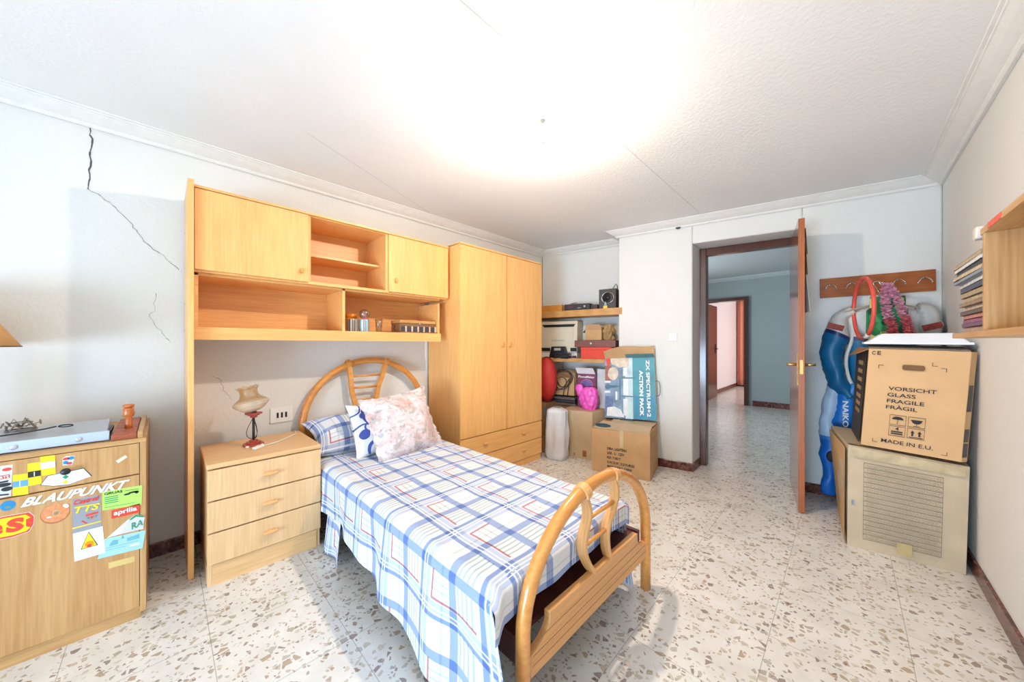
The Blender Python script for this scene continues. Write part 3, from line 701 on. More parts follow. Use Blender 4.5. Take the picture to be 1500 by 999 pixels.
pts = [(-2.36, .40, .597), (-2.40, .47, .596), (-2.46, .53, .596), (-2.54, .60, .596), (-2.62, .615, .598), (-2.655, .610, .590), (-2.672, .600, .50), (-2.675, .590, .30)]
cd = obj('power_cord', MB().tube(pts, .0032, 8), WHITE, smooth=True)
tag(cd, 'thin white cord running from the bedside lamp across the nightstand top', 'cord')
t = thing('cord_switch', 'white inline switch lying beside the red lamp base', 'switch', (-2.345, .372, .592), .7)
obj('housing', MB().box(-.013, .013, -.03, .03, 0, .014), WHITE, t, bevel=.005, seg=3)
obj('rocker', MB().box(-.006, .006, -.010, .010, .012, .018), OFFW, t, bevel=.002)
# wall outlet
t = thing('wall_outlet', 'white three-slot wall outlet beside the headboard', 'outlet', (LW, .561, .697))
obj('cover_plate', MB().box(0, .010, -.066, .066, -.050, .050), WHITE, t, bevel=.004)
for k in (-1, 0, 1): obj('socket_hole', MB().box(.009, .0115, k*.024-.006, k*.024+.006, -.018, .018), BLACK, t, bevel=.001)

# ------------------------------------------------------------ bridge wall unit
UX = -2.36
t = thing('wall_unit', 'light beech bridge unit with cupboards and open shelves above the bed', 'wall unit', (0, 0, 0))
tall = obj('side_panel', MB().box(-2.715, -2.335, .086, .109, 0, 2.0), BEECH, t, bevel=.0015)
dots = MB()
for z in (1.80, 1.60, 1.40, 1.25, 1.02): dots.lathe([(.004, 0), (.004, .0012)], (-2.66, .086, z), 10, (0, -1, 0)); 
obj('screw_cap', dots, plain('screw_grey', (150, 140, 126), .5), tall)
u = MB()
u.box(-2.72, UX-.018, .109, 1.655, 1.966, 1.984)          # top
u.box(-2.72, UX-.018, .109, 1.655, 1.545, 1.563)          # bottom of the cupboards
u.box(-2.72, UX-.018, .625, .643, 1.563, 1.966); u.box(-2.72, UX-.018, 1.125, 1.143, 1.563, 1.966); u.box(-2.72, UX-.018, 1.637, 1.655, 1.563, 1.966)
obj('carcass', u, BEECH, t, bevel=.001)
obj('cornice_strip', MB().box(UX-.018, UX+.004, .109, 1.657, 1.971, 1.984), BEECHY, t, bevel=.001)
obj('front_strip', MB().box(UX-.018, UX-.010, .625, 1.143, 1.545, 1.563), BEECHY, t)
obj('back_panel', MB().box(-2.725, -2.715, .109, 1.655, 1.21, 1.984), BEECHY, t)
d = obj('door', MB().box(UX-.018, UX, .112, .626, 1.556, 1.968), BEECH, t, bevel=.0015)
obj('knob', MB().lathe([(.006, 0), (.006, .012), (.010, .014), (.010, .020), (.004, .022)], (UX, .588, 1.617), 4, (1, 0, 0)).box(UX, UX+.018, .580, .594, 1.605, 1.632), plain('knob_beech', (222, 160, 84), .4), d, bevel=.001)
d = obj('door', MB().box(UX-.018, UX, 1.142, 1.655, 1.556, 1.968), BEECH, t, bevel=.0015)
obj('knob', MB().box(UX, UX+.018, 1.186, 1.203, 1.625, 1.658), MC['knob_beech'], d, bevel=.004)
obj('shelf', MB().box(-2.715, -2.47, .643, 1.125, 1.742, 1.757), BEECHY, t, bevel=.001)
lw_ = MB()
lw_.box(-2.715, -2.403, .109, 1.600, 1.236, 1.2535)
lw_.box(-2.715, -2.403, .109, .128, 1.253, 1.545); lw_.box(-2.715, -2.403, 1.585, 1.600, 1.253, 1.51)
lw_.box(-2.715, -2.403, .838, .855, 1.253, 1.545)
lw_.box(-2.715, -2.403, .109, 1.600, 1.532, 1.545)
obj('lower_shelf', lw_, BEECHY, t, bevel=.001)
obj('fascia', MB().box(-2.4025, -2.388, .109, 1.602, 1.196, 1.262), BEECHY, t, bevel=.001)

# things on the lower shelf
def strip_mat(name, cols, axis=1, per=.03):
    m, nt, b = nmat(name); v = objcoord(nt); s = nt.nodes.new('ShaderNodeSeparateXYZ'); L(nt, v, s.inputs[0])
    a = N(nt, 'ShaderNodeMath', operation='ARCTAN2'); L(nt, s.outputs[1], a.inputs[0]); L(nt, s.outputs[0], a.inputs[1])
    f = mth(nt, 'FRACT', mth(nt, 'MULTIPLY', mth(nt, 'ADD', a.outputs[0], PI), 1.1))
    L(nt, ramp(nt, f, [(i/len(cols), srgb(*c)) for i, c in enumerate(cols)], 'CONSTANT'), b.inputs['Base Color'])
    b.inputs['Roughness'].default_value = .3; b.inputs['Metallic'].default_value = .3; return m
cy = [(.925, -2.47, ((120, 116, 112), (150, 146, 142), (88, 86, 88), (210, 196, 176))), (1.005, -2.46, ((196, 170, 164), (100, 176, 196), (226, 228, 226), (128, 150, 160)))]
names = ['grey ribbed storage tin holding an orange lid, leftmost on the low shelf', 'striped blue and silver tin under the round glass jar']
for i, (y, x, cs) in enumerate(cy):
    t = thing('storage_tin', names[i], 'tin', (x, y, 1.253), 0, 'tins on the low shelf')
    pr = [(.036, 0), (.038, .002)]+[(.037+.0008*(k % 2), .006+k*.008) for k in range(11)]+[(.038, .094), (.036, .096)]
    obj('can', MB().lathe(pr, n=32), strip_mat('tin_stripes_%d' % i, cs), t, smooth=True)
    obj('rim', MB().tube([(.037*math.cos(a), .037*math.sin(a), .095) for a in (2*PI*k/28 for k in range(28))], .0018, 6, closed=True), STEEL, t)
t = thing('orange_jar', 'squat orange lidded jar standing behind the grey tin', 'jar', (-2.57, .955, 1.253))
obj('body', MB().lathe([(.04, 0), (.042, .01), (.042, .10), (.036, .115)], n=28), plain('jar_orange', (226, 146, 50), .3), t, smooth=True)
obj('lid', MB().lathe([(.040, .112), (.042, .116), (.042, .136), (.038, .14)], n=28), plain('lid_orange', (220, 132, 30), .3), t, smooth=True)
t = thing('glass_globe', 'round glass globe with reddish figure inside, standing on the striped tin', 'glass globe', (-2.46, 1.008, 1.352))
obj('globe', MB().ball((0, 0, .038), .036, 14), m_glass('globe_glass', (226, 222, 222), .5), t, smooth=True)
obj('base', MB().lathe([(.022, -.002), (.024, .004), (.020, .012)], n=20), plain('globe_base', (190, 90, 80), .4), t, smooth=True)
obj('figure', MB().ball((0, 0, .024), .016, 8, (1, 1, .9)).ball((0, .004, .044), .010, 8), plain('globe_figure', (196, 120, 110), .5), t, smooth=True)
t = thing('drinking_glass', 'small clear drinking glass right of the tins', 'glass', (-2.50, 1.13, 1.253))
obj('body', MB().lathe([(.018, 0), (.024, .07), (.027, .11)], n=24, cap=False), m_glass('clear_glass', (240, 240, 238), .25), t, smooth=True, solid=.0015)
t = thing('decorative_box', 'brown lidded box inlaid with a row of dark squares on the low shelf', 'box', (-2.50, 1.42, 1.253), 0)
DB = wood('box_tan', (150, 108, 72), (112, 76, 48), 'Y', .45)
obj('body', MB().box(-.075, .070, -.155, .155, 0, .082), DB, t, bevel=.002)
obj('lid', MB().box(-.078, .073, -.158, .158, .084, .108), wood('box_lid', (206, 158, 100), (166, 116, 66), 'Y', .45), t, bevel=.003)
obj('seam', MB().box(-.076, .071, -.156, .156, .081, .085), BLACKM, t)
sq = MB(); wq = MB()
for i in range(6):
    y = -.132+i*.0525
    sq.box(.070, .0715, y-.018, y+.018, .020, .060); wq.box(.070, .0712, y+.0185, y+.031, .018, .062)
obj('inlay', sq, plain('inlay_dark', (70, 66, 72), .4), t); obj('inlay', wq, plain('inlay_light', (206, 196, 172), .4), t)
obj('clasp', MB().lathe([(.008, 0), (.009, .004), (.004, .006)], (.072, .01, .080), 14, (1, 0, 0)), STEEL, t, smooth=True)
obj('side_handle', MB().tube([(0, -.158-.012*math.sin(a), .045-.02*math.cos(a)) for a in (PI*k/8 for k in range(9))], .003, 6), BLACKM, t)

# ------------------------------------------------------------ wardrobe
t = thing('wardrobe', 'tall two-door light beech wardrobe with two drawers below the doors', 'wardrobe', (0, 0, 0))
WFX, Y0, Y1 = -2.234, 1.684, 2.722
c = MB()
c.box(-2.70, WFX-.018, Y0, Y0+.018, 0, 2.0); c.box(-2.70, WFX-.018, Y1-.018, Y1, 0, 2.0); c.box(-2.70, -2.69, Y0, Y1, .02, 2.0)
c.box(-2.70, WFX-.018, Y0, Y1, .06, .078); c.box(-2.70, WFX-.018, Y0, Y1, .375, .393)
obj('carcass', c, BEECH, t, bevel=.001)
obj('top', MB().box(-2.70, WFX-.001, Y0, Y1, 1.992, 2.008), BEECHY, t, bevel=.001)
obj('side_panel', MB().box(-2.70, WFX-.002, Y0-.003, Y0, 0, 1.992), BEECH, t)
for (a, b, ky) in ((Y0+.002, 2.2115, 2.160), (2.2135, Y1-.002, 2.255)):
    d = obj('door', MB().box(WFX-.018, WFX, a, b, .398, 1.988), BEECH, t, bevel=.0015)
    obj('knob', MB().box(WFX, WFX+.016, ky-.011, ky+.011, 1.170-.020, 1.170+.020), MC['knob_beech'], d, bevel=.004)
obj('edge_strip', MB().box(WFX-.002, WFX+.003, 2.2105, 2.2205, .398, 1.988), plain('strip_beech', (214, 150, 78), .4), t)
for z0, z1 in ((.226, .390), (.066, .220)):
    d = obj('drawer', MB().box(WFX-.018, WFX, Y0+.002, Y1-.002, z0, z1), BEECHY, t, bevel=.002)
    for ky in (1.95, 2.44):
        obj('handle', MB().lathe([(.004, -.024), (.009, -.020), (.010, 0), (.009, .020), (.004, .024)], (WFX+.014, ky, lerp(z0, z1, .55)), 10, (0, 1, 0)).box(WFX, WFX+.012, ky-.01, ky+.01, lerp(z0, z1, .55)-.004, lerp(z0, z1, .55)+.004), MC['handle_beech'], d)
obj('plinth', MB().box(WFX-.04, WFX-.012, Y0+.004, Y1-.004, 0, .062), BEECHY, t)

# ------------------------------------------------------------ bed
FB, HB = -.69, -2.665
BY0, BY1 = .752, 1.625
bed = thing('bed', 'single bed with arched honey-coloured cane headboard and footboard', 'bed', (0, 0, 0))
def arch(x, y0, y1, zb, zs, zt, n=26):
    c = (y0+y1)/2; h = (y1-y0)/2
    return [(x, y0, zb), (x, y0, lerp(zb, zs, .5)), (x, y0, zs)]+[(x, c-h*math.cos(PI*i/n), zs+(zt-zs)*math.sin(PI*i/n)) for i in range(1, n)]+[(x, y1, zs), (x, y1, lerp(zb, zs, .5)), (x, y1, zb)]
obj('footboard_arch', MB().tube(arch(FB, BY0, BY1, 0, .30, .645), .0235, 18), CANE, bed, smooth=True)
obj('headboard_arch', MB().tube(arch(HB, .668, 1.600, 0, .60, 1.048), .0235, 18), CANE, bed, smooth=True)
def nboard(y0, y1, z0, z1, nd, zl):   # board outline with curved notches at both ends
    pts = [(y0, z0), (y1, z0), (y1, zl)]
    for i in range(7): a = PI/2*i/6; pts.append((y1-nd*math.sin(a), z1-.02-(z1-.02-zl)*math.cos(a)))
    pts += [(y1-nd, z1), (y0+nd, z1)]
    for i in range(7): a = PI/2*(6-i)/6; pts.append((y0+nd*math.sin(a), z1-.02-(z1-.02-zl)*math.cos(a)))
    pts.append((y0, zl)); return pts
fbw = MB().ext(nboard(BY0+.01, BY1-.01, .162, .312, .105, .232), (FB-.013, 0, 0), (0, 1, 0), (0, 0, 1), (1, 0, 0), .026)
fbo = obj('footboard_panel', fbw, CANEP, bed, bevel=.003)
gv = MB()
for z in (.195, .225, .262): gv.box(FB+.0125, FB+.0138, BY0+.03, BY1-.03, z, z+.0012)
obj('groove', gv, plain('groove_brown', (150, 96, 56), .6), fbo)
obj('headboard_panel', MB().ext(nboard(.678, 1.59, .50, .652, .105, .585), (HB-.012, 0, 0), (0, 1, 0), (0, 0, 1), (1, 0, 0), .024), CANE, bed, bevel=.003)
def ribbon(path, x0, x1, th):
    mb = MB(); n = len(path); L_, R_ = [], []
    for i in range(n):
        a = Vector(path[max(i-1, 0)]); b = Vector(path[min(i+1, n-1)]); d = (b-a).normalized(); nn = Vector((-d.y, d.x))*th/2
        p = Vector(path[i]); L_.append(p+nn); R_.append(p-nn)
    vs = []
    for l, r in zip(L_, R_): vs += [(x0, l.x, l.y), (x1, l.x, l.y), (x1, r.x, r.y), (x0, r.x, r.y)]
    fs = [(i*4+k, i*4+(k+1) % 4, i*4+4+(k+1) % 4, i*4+4+k) for i in range(n-1) for k in range(4)]+[(0, 1, 2, 3), tuple(range(4*n-4, 4*n))[::-1]]
    return mb.add(vs, fs)
def smoothp(p, k=5):
    out = []
    for i in range(len(p)-1):
        p0, p1, p2, p3 = p[max(i-1, 0)], p[i], p[i+1], p[min(i+2, len(p)-1)]
        for j in range(k):
            t_ = j/k
            out.append(tuple(.5*(2*p1[d]+(p2[d]-p0[d])*t_+(2*p0[d]-5*p1[d]+4*p2[d]-p3[d])*t_**2+(3*p1[d]-p0[d]-3*p2[d]+p3[d])*t_**3) for d in range(len(p1))))
    return out+[p[-1]]
PLY = wood('bent_ply', (226, 174, 114), (206, 148, 88), 'Z', .3)
def wrap(yc, zc, ang, x):   # band hooked over the arch tube
    mb = MB(); n = 12; vs = []
    for i in range(n+1):
        a = PI*1.25*i/n-PI*.12
        for r in (.0245, .0335):
            for w in (-.016, .016):
                rad = Vector((math.cos(a)*r, math.sin(a)*r))
                vs.append((x+rad.x, yc+w*math.cos(ang)+rad.y*math.sin(-ang)*1.0, zc+w*math.sin(ang)+rad.y*math.cos(ang)))
    fs = []
    for i in range(n):
        b = i*4
        fs += [(b, b+1, b+5, b+4), (b+2, b+6, b+7, b+3), (b, b+4, b+6, b+2), (b+1, b+3, b+7, b+5)]
    fs += [(0, 2, 3, 1), (n*4, n*4+1, n*4+3, n*4+2)]
    return mb.add(vs, fs)
s1 = [(1.148, .300), (1.108, .350), (1.078, .405), (1.074, .450), (1.092, .495), (1.108, .530), (1.104, .570), (1.082, .612)]
s2 = [(1.270, .300), (1.248, .345), (1.240, .405), (1.256, .452), (1.292, .490), (1.318, .535), (1.318, .575), (1.302, .618)]
obj('footboard_slat', ribbon(smoothp(s1), FB-.020, FB+.018, .014), PLY, bed, smooth=False)
obj('footboard_slat', ribbon(smoothp(s2), FB-.020, FB+.018, .014), PLY, bed)
obj('wrap_band', wrap(1.078, .628, .25, FB), PLY, bed); obj('wrap_band', wrap(1.300, .628, -.25, FB), PLY, bed)
for z, a, b in ((.518, 1.110, 1.308), (.428, 1.080, 1.248)):
    obj('footboard_rod', MB().tube([(FB, a, z), (FB, b, z)], .008, 12), CANE, bed, smooth=True)
h1 = [(1.040, .64), (1.015, .73), (.992, .83), (.984, .92), (.970, 1.03)]
h2 = [(1.160, .64), (1.178, .74), (1.196, .84), (1.226, .92), (1.256, 1.03)]
obj('headboard_slat', ribbon(smoothp(h1), HB-.012, HB+.026, .030), CANE, bed)
obj('headboard_slat', ribbon(smoothp(h2), HB-.012, HB+.026, .030), CANE, bed)
obj('wrap_band', wrap(.972, 1.026, .35, HB), CANE, bed); obj('wrap_band', wrap(1.262, 1.029, -.28, HB), CANE, bed)
for z, a, b in ((.932, .988, 1.215), (.843, .995, 1.19), (.748, 1.01, 1.172)):
    obj('headboard_rod', MB().tube([(HB+.006, a, z), (HB+.006, b, z)], .008, 12), CANE, bed, smooth=True)
RAIL = wood('rail_dark', (96, 48, 40), (56, 26, 24), 'X', .35)
for y in (.742, 1.560):
    obj('side_rail', MB().box(HB, FB-.01, y, y+.022, .205, .292), RAIL, bed, bevel=.002)
sl = MB()
for i in range(12): sl.box(-2.55+i*.16, -2.48+i*.16, .764, 1.56, .268, .285)
obj('bed_slats', sl, RAIL, bed)
mt = thing('mattress', 'dark mattress showing below the plaid bedspread at the footboard', 'mattress', (0, 0, 0))
obj('core', MB().box(-2.62, -.765, .69, 1.47, .288, .425), plain('mattress_dark', (44, 50, 54), .8), mt, bevel=.03, seg=4)
obj('piping', MB().tube([(-.763, y, .352) for y in (.71, 1.1, 1.45)], .004, 6), BLACKM, mt)

# bedspread
QX0, QX1 = -2.55, -.745
YL, YR, ZT, RC = .652, 1.498, .458, .045
def hem(x): return .035 if x > -1.05 else lerp(.035, .215, min(1, (-1.05-x)/.85))
NV = 120
def qpos(u, sgn_s):
    """u 0..1 along the bed, s metres across: <0 left hang, 0..W top, >W right hang"""
    x = lerp(QX0, QX1, u); s = sgn_s; W2 = YR-YL
    nz = noise.noise(Vector((x*5, s*5, 1.3)))*.007+noise.noise(Vector((x*14, s*12, 4)))*.003
    if s < RC or s > W2-RC:
        left = s < RC
        e = (RC-s) if left else (s-(W2-RC))      # distance past the start of the rounding
        arc = RC*PI/2
        if e < arc: a = e/RC; yy = RC*math.sin(a); zz = -RC*(1-math.cos(a)); drop = 0
        else: yy = RC; zz = -RC-(e-arc); drop = e-arc
        fold = math.sin(x*17+.8*math.sin(x*5))*.014+math.sin(x*31+1)*.005
        out = yy+fold*min(1, drop/.2)+drop*.03
        if left: y = YL+RC-out
        else: y = YR-RC+out+drop*.06
        if x < -2.17 and left: y = max(y, .648)
        tail = max(0, (u-.93)/.07)
        xx = x+(tail*tail*(drop*.34+min(1, e/.05)*.030) if left else 0)
        return Vector((xx, y, ZT+zz+nz*.4))
    return Vector((x, YL+s, ZT+nz))
def quilt_grid():
    mb = MB(); W2 = YR-YL; nu, ns = 110, 120
    def f(i, j):
        x = lerp(QX0, QX1, i); arc = RC*PI/2
        smin = RC-arc-(ZT-RC-hem(x)); smax = (W2-RC)+arc+(ZT-RC-.04)
        # j in 0..1: 0..0.32 left hang, .32..0.72 top, .72..1 right
        if j < .32: s = lerp(smin, RC, j/.32)
        elif j < .72: s = lerp(RC, W2-RC, (j-.32)/.4)
        else: s = lerp(W2-RC, smax, (j-.72)/.28)
        return x, s
    def uvf(i, j):
        x, s = f(i, j); return (x+1.061, YL+s-.775)
    return mb.grid(lambda i, j: qpos(i, f(i, j)[1]), nu, ns, uvf)
bs_ = thing('bedspread', 'blue, white and red plaid bedspread hanging nearly to the floor', 'bedspread', (0, 0, 0))
obj('cloth', quilt_grid(), PLAID, bs_, smooth=True)
def flap(i, j):
    W2 = YR-YL; s = lerp(-.012, W2+.012, i); p = qpos(1, min(max(s, 0.0), W2)); RF = .035
    e = j*(RF*PI/2+.070-i*.01)
    if e < RF*PI/2: a = e/RF; dx, dz = RF*math.sin(a), -RF*(1-math.cos(a))
    else: dx, dz = RF, -RF-(e-RF*PI/2)
    k = math.sin(s*26)*.004*j
    return Vector((p.x-.002+min(dx, .030)+k, YL+s, p.z+dz if j > 0 else p.z))
obj('foot_drop', MB().grid(flap, 60, 16, lambda i, j: (QX1+1.061+j*.17-.02, YL+i*(YR-YL)-.775)), PLAID, bs_, smooth=True)
def sdrop(i, j):
    x = lerp(-2.13, -1.93, i); z = lerp(.30, .012, j); y = .672-.03*j+.012*math.sin(x*40)*j
    return Vector((x+.05*j*(i-.2), y, z))
obj('sheet_drop', MB().grid(sdrop, 24, 20, lambda i, j: (-1.07+i*.2+.1, -.3-j*.3)), PLAID, bs_, smooth=True)
def sdrop2(i, j):
    x = lerp(-1.04, -.745, i); z = lerp(.33, .008, j); y = 1.535+.03*j+.016*math.sin(x*30)*j
    return Vector((x+.04*j*(i-.5), y, z))
obj('sheet_drop', MB().grid(sdrop2, 24, 20, lambda i, j: (i*.32, .8+j*.3)), PLAID, bs_, smooth=True)

def pillow(w, h, t, n=30, flange=0, seed=0, ruf=0):
    mb = MB(); vs = []; us = []
    def zf(u, v):
        k = max(0, (1-abs(u)**2.4))*max(0, (1-abs(v)**2.4)); return t/2*k**.55
    for side in (1, -1):
        def f(i, j):
            u, v = i*2-1, j*2-1
            pin = 1-.10*(1-abs(u)**2)*abs(v)**3; pin2 = 1-.10*(1-abs(v)**2)*abs(u)**3
            x, y = u*w/2*pin2, v*h/2*pin
            ui, vi = min(1, max(-1, u*(1+flange))), min(1, max(-1, v*(1+flange)))
            z = side*zf(ui, vi)
            nn = noise.noise(Vector((x*9+seed, y*9, side)))*.014*(1 if abs(u) < .98 and abs(v) < .98 else .2)
            e = max(abs(u), abs(v))
            if ruf and e > 1-flange: z += ruf*math.sin((x*(abs(v) > abs(u))+y*(abs(u) >= abs(v)))*85+seed)*(e-1+flange)/flange
            return Vector((x, y, z+nn+.001*side))
        mb.grid(f, n, n, lambda i, j: (i*w+seed*.13, j*h))
    return mb
t = obj('pillow', pillow(.90, .36, .24, 34, seed=2), PLAID, smooth=True)
tag(t, 'plaid bed pillow propped against the headboard behind the two cushions', 'pillow')
t.location = (-2.475, 1.095, .552); t.rotation_euler = (.42, .03, PI/2)
m_, nt_, b_ = nmat('curl_print')
v_ = objcoord(nt_); 
sp_ = nt_.nodes.new('ShaderNodeSeparateXYZ'); L(nt_, v_, sp_.inputs[0])
wob = mth(nt_, 'MULTIPLY', mth(nt_, 'SUBTRACT', noise_t(nt_, v_, 9, 2), .5), .03)
msk = None
for cx_, cy_, R0, R1, side_ in ((-.125, -.035, 0, .027, None), (-.125, -.035, .055, .065, 'u'), (-.045, .085, .060, .078, 'l'), (-.175, .150, .050, .060, None), (-.055, -.140, .050, .068, 'u'), (-.085, .005, .022, .033, 'l'), (.05, -.03, .05, .062, None), (.06, .06, 0, .03, None), (.12, .13, .04, .055, None), (.13, -.12, .04, .055, None), (-.12, .085, .0, .018, None)):
    dx_ = mth(nt_, 'SUBTRACT', sp_.outputs[0], cx_); dy_ = mth(nt_, 'SUBTRACT', sp_.outputs[1], cy_)
    dd_ = mth(nt_, 'ADD', mth(nt_, 'SQRT', mth(nt_, 'ADD', mth(nt_, 'MULTIPLY', dx_, dx_), mth(nt_, 'MULTIPLY', dy_, dy_))), wob)
    k_ = mth(nt_, 'LESS_THAN', dd_, R1)
    if R0: k_ = mth(nt_, 'MULTIPLY', k_, mth(nt_, 'GREATER_THAN', dd_, R0))
    if side_ == 'u': k_ = mth(nt_, 'MULTIPLY', k_, mth(nt_, 'GREATER_THAN', dy_, -.02))
    if side_ == 'l': k_ = mth(nt_, 'MULTIPLY', k_, mth(nt_, 'LESS_THAN', dx_, .0))
    msk = k_ if msk is None else mth(nt_, 'MAXIMUM', msk, k_)
L(nt_, mixc(nt_, msk, srgb(228, 228, 230), srgb(70, 84, 158)), b_.inputs['Base Color'])
b_.inputs['Roughness'].default_value = .85
t = obj('cushion', pillow(.38, .36, .13, 30, seed=5), m_, smooth=True)
tag(t, 'white cushion with dark blue curls and discs, half hidden by the floral cushion', 'cushion')
t.matrix_world = Matrix.Translation((-2.265, 1.02, .612)) @ Matrix.Rotation(PI/2+.12, 4, 'Z') @ Matrix.Rotation(1.15, 4, 'X')
t = obj('cushion', pillow(.50, .46, .17, 44, flange=.09, seed=9, ruf=.008), FLORAL, smooth=True)
tag(t, 'pale pink and grey floral cushion with a frilled edge, foremost on the bed', 'cushion')
t.matrix_world = Matrix.Translation((-2.135, 1.135, .635)) @ Matrix.Rotation(PI/2+.03, 4, 'Z') @ Matrix.Rotation(1.12, 4, 'X') @ Matrix.Rotation(.10, 4, 'Z')

# ------------------------------------------------------------ alcove shelves and what stands on them
def alth(name, label, cat, s, o, z, extra=0, group=None): return thing(name, label, cat, al(s, o, z), WA+extra, group)
SD = .285
for z0, z1, lb in ((1.482, 1.553, 'upper of the two wooden shelves in the alcove beside the wardrobe'), (.978, 1.020, 'lower wooden alcove shelf holding a red box and a telephone')):
    t = thing('shelf', lb, 'shelf', A0+(0,), WA, 'alcove shelves')
    obj('board', MB().prism([(0.005, 0), (1.02, 0), (1.06, -SD+.005), (.0, -SD+.005)], z0, z1), SHELFW, t, bevel=.001)
TZ, MZ = 1.553, 1.020
t = alth('wooden_board', 'honey-coloured wooden board lying at the left end of the upper alcove shelf', 'board', .20, .16, TZ)
obj('plank', MB().box(-.17, .17, -.07, .07, 0, .075), wood('plank_honey', (216, 150, 66), (190, 122, 48), 'X', .4), t, bevel=.002)
t = alth('record_deck', 'flat black hi-fi unit with small lights on the upper alcove shelf', 'hi-fi unit', .56, .18, TZ)
obj('case', MB().box(-.135, .155, -.10, .09, .004, .066), plain('deck_black', (48, 50, 58), .4), t, bevel=.003)
obj('display', MB().box(-.10, -.03, -.102, -.10, .022, .050), plain('deck_display', (92, 54, 58), .3), t)
obj('knob', MB().lathe([(.012, 0), (.010, .01), (.002, .012)], (.10, -.10, .036), 16, (0, -1, 0)), STEEL, t)
obj('button', MB().box(.02, .055, -.103, -.10, .018, .024), plain('deck_gold', (196, 170, 110), .3), t)
obj('tonearm', MB().tube([(-.10, 0, .066), (-.10, 0, .085), (-.02, -.03, .088)], .005, 8).lathe([(.03, .066), (.03, .082)], (-.06, .02, 0), 20), STEEL, t)
t = alth('small_box', 'low dark box between the black hi-fi unit and the loudspeaker', 'box', .76, .16, TZ)
obj('body', MB().box(-.045, .030, -.08, .08, 0, .052), plain('dark_brown_case', (58, 44, 40), .5), t, bevel=.002)
t = alth('loudspeaker', 'square black loudspeaker box on the right end of the upper alcove shelf', 'loudspeaker', .905, .165, TZ)
obj('cabinet', MB().box(-.095, .085, -.09, .09, 0, .205), plain('speaker_black', (66, 64, 62), .6), t, bevel=.003)
obj('driver_ring', MB().tube([(.062*math.cos(a), -.094, .112+.058*math.sin(a)) for a in (2*PI*k/32 for k in range(32))], .004, 8, closed=True), CHROME, t, smooth=True)
obj('driver_cone', MB().lathe([(.056, .0), (.050, .006), (.02, -.002), (.018, .004), (.003, .008)], (0, -.090, .112), 28, (0, -1, 0)), BLACK, t, smooth=True)
obj('carry_strap', MB().tube([(.03, -.02, .205), (.05, -.02, .24), (.068, -.02, .262), (.080, -.02, .24), (.084, -.02, .20)], .004, 6), BLACKM, t)
t = alth('ornament', 'tiny yellow and white ornament in front of the loudspeaker', 'ornament', .885, .268, TZ)
obj('base', MB().box(-.022, .022, -.010, .010, 0, .028), plain('orn_yellow', (224, 200, 96), .5), t, bevel=.003)
obj('peak', MB().lathe([(.018, .028), (.010, .055), (.002, .072)], n=12), plain('orn_blue', (170, 184, 206), .5), t, smooth=True)
# middle shelf
t = alth('printer', 'beige upright computer printer case standing on the lower alcove shelf', 'printer', .33, .10, MZ)
obj('case', MB().hexa([(-.27, -.10, .06), (.212, -.10, .06), (.212, .08, .06), (-.27, .08, .06), (-.25, -.09, .425), (.212, -.09, .425), (.212, .08, .425), (-.25, .08, .425)]), OFFW, t, bevel=.012, seg=3)
obj('vent', MB().ext([(-.225, .385), (.19, .385), (.17, .355), (-.20, .355)], (0, -.093, 0), (1, 0, 0), (0, 0, 1), (0, -1, 0), .006), BLACK, t)
obj('lid_panel', MB().ext([(-.22, .34), (.16, .34), (.175, .11), (-.24, .11)], (0, -.098, 0), (1, 0, 0), (0, 0, 1), (0, -1, 0), .004), OFFW, t, bevel=.002)
obj('foot_strip', MB().box(-.27, -.12, -.104, -.095, .075, .115).box(.135, .205, -.104, -.095, .075, .115), BLACK, t)
obj('base', MB().box(-.26, .205, -.085, .07, 0, .062), WHITE, t, bevel=.008)
ax = lambda a, b, c, d, z0, z1, y: [(a, y, z0), (b, y, z0), (d, y, z1), (c, y, z1)]
lettering('schneider', [(-.10, -.104, .19), (.07, -.104, .19), (.07, -.104, .215), (-.10, -.104, .215)], plain('faint_print', (176, 168, 150), .6), t)
t = alth('telephone', 'black desk telephone with a light display in front of the printer', 'telephone', .335, .240, MZ)
obj('body', MB().hexa([(-.11, -.03, .0), (.11, -.03, .0), (.11, .05, .0), (-.11, .05, 0), (-.085, -.02, .13), (.085, -.02, .13), (.085, .02, .13), (-.085, .02, .13)]), BLACK, t, bevel=.008)
obj('display', MB().ext([(-.045, .085), (.035, .085), (.035, .112), (-.045, .112)], (0, -.030, 0), (1, 0, 0), (0, .1, 1), (0, -1, 0), .004), plain('lcd_grey', (176, 176, 170), .4), t)
t = alth('cable_bundle', 'tangle of black cable lying in front of the telephone', 'cable', .40, .287, MZ+.004)
cbm = MB(); random.seed(11)
pts = [(.10*math.cos(a*1.7)+.02*math.sin(a*5), .016*math.sin(a*2.3), .022+.018*math.sin(a*3.1)+.012*math.sin(a)) for a in (k*.35 for k in range(64))]
cbm.tube(pts, .006, 6); obj('coil', cbm, BLACKM, t, smooth=True)
obj('handset', MB().tube([(.02, 0, .014), (.10, 0, .012), (.165, 0, .014)], [.014, .011, .014], 10, sq=(1, .8)), BLACK, t, smooth=True)
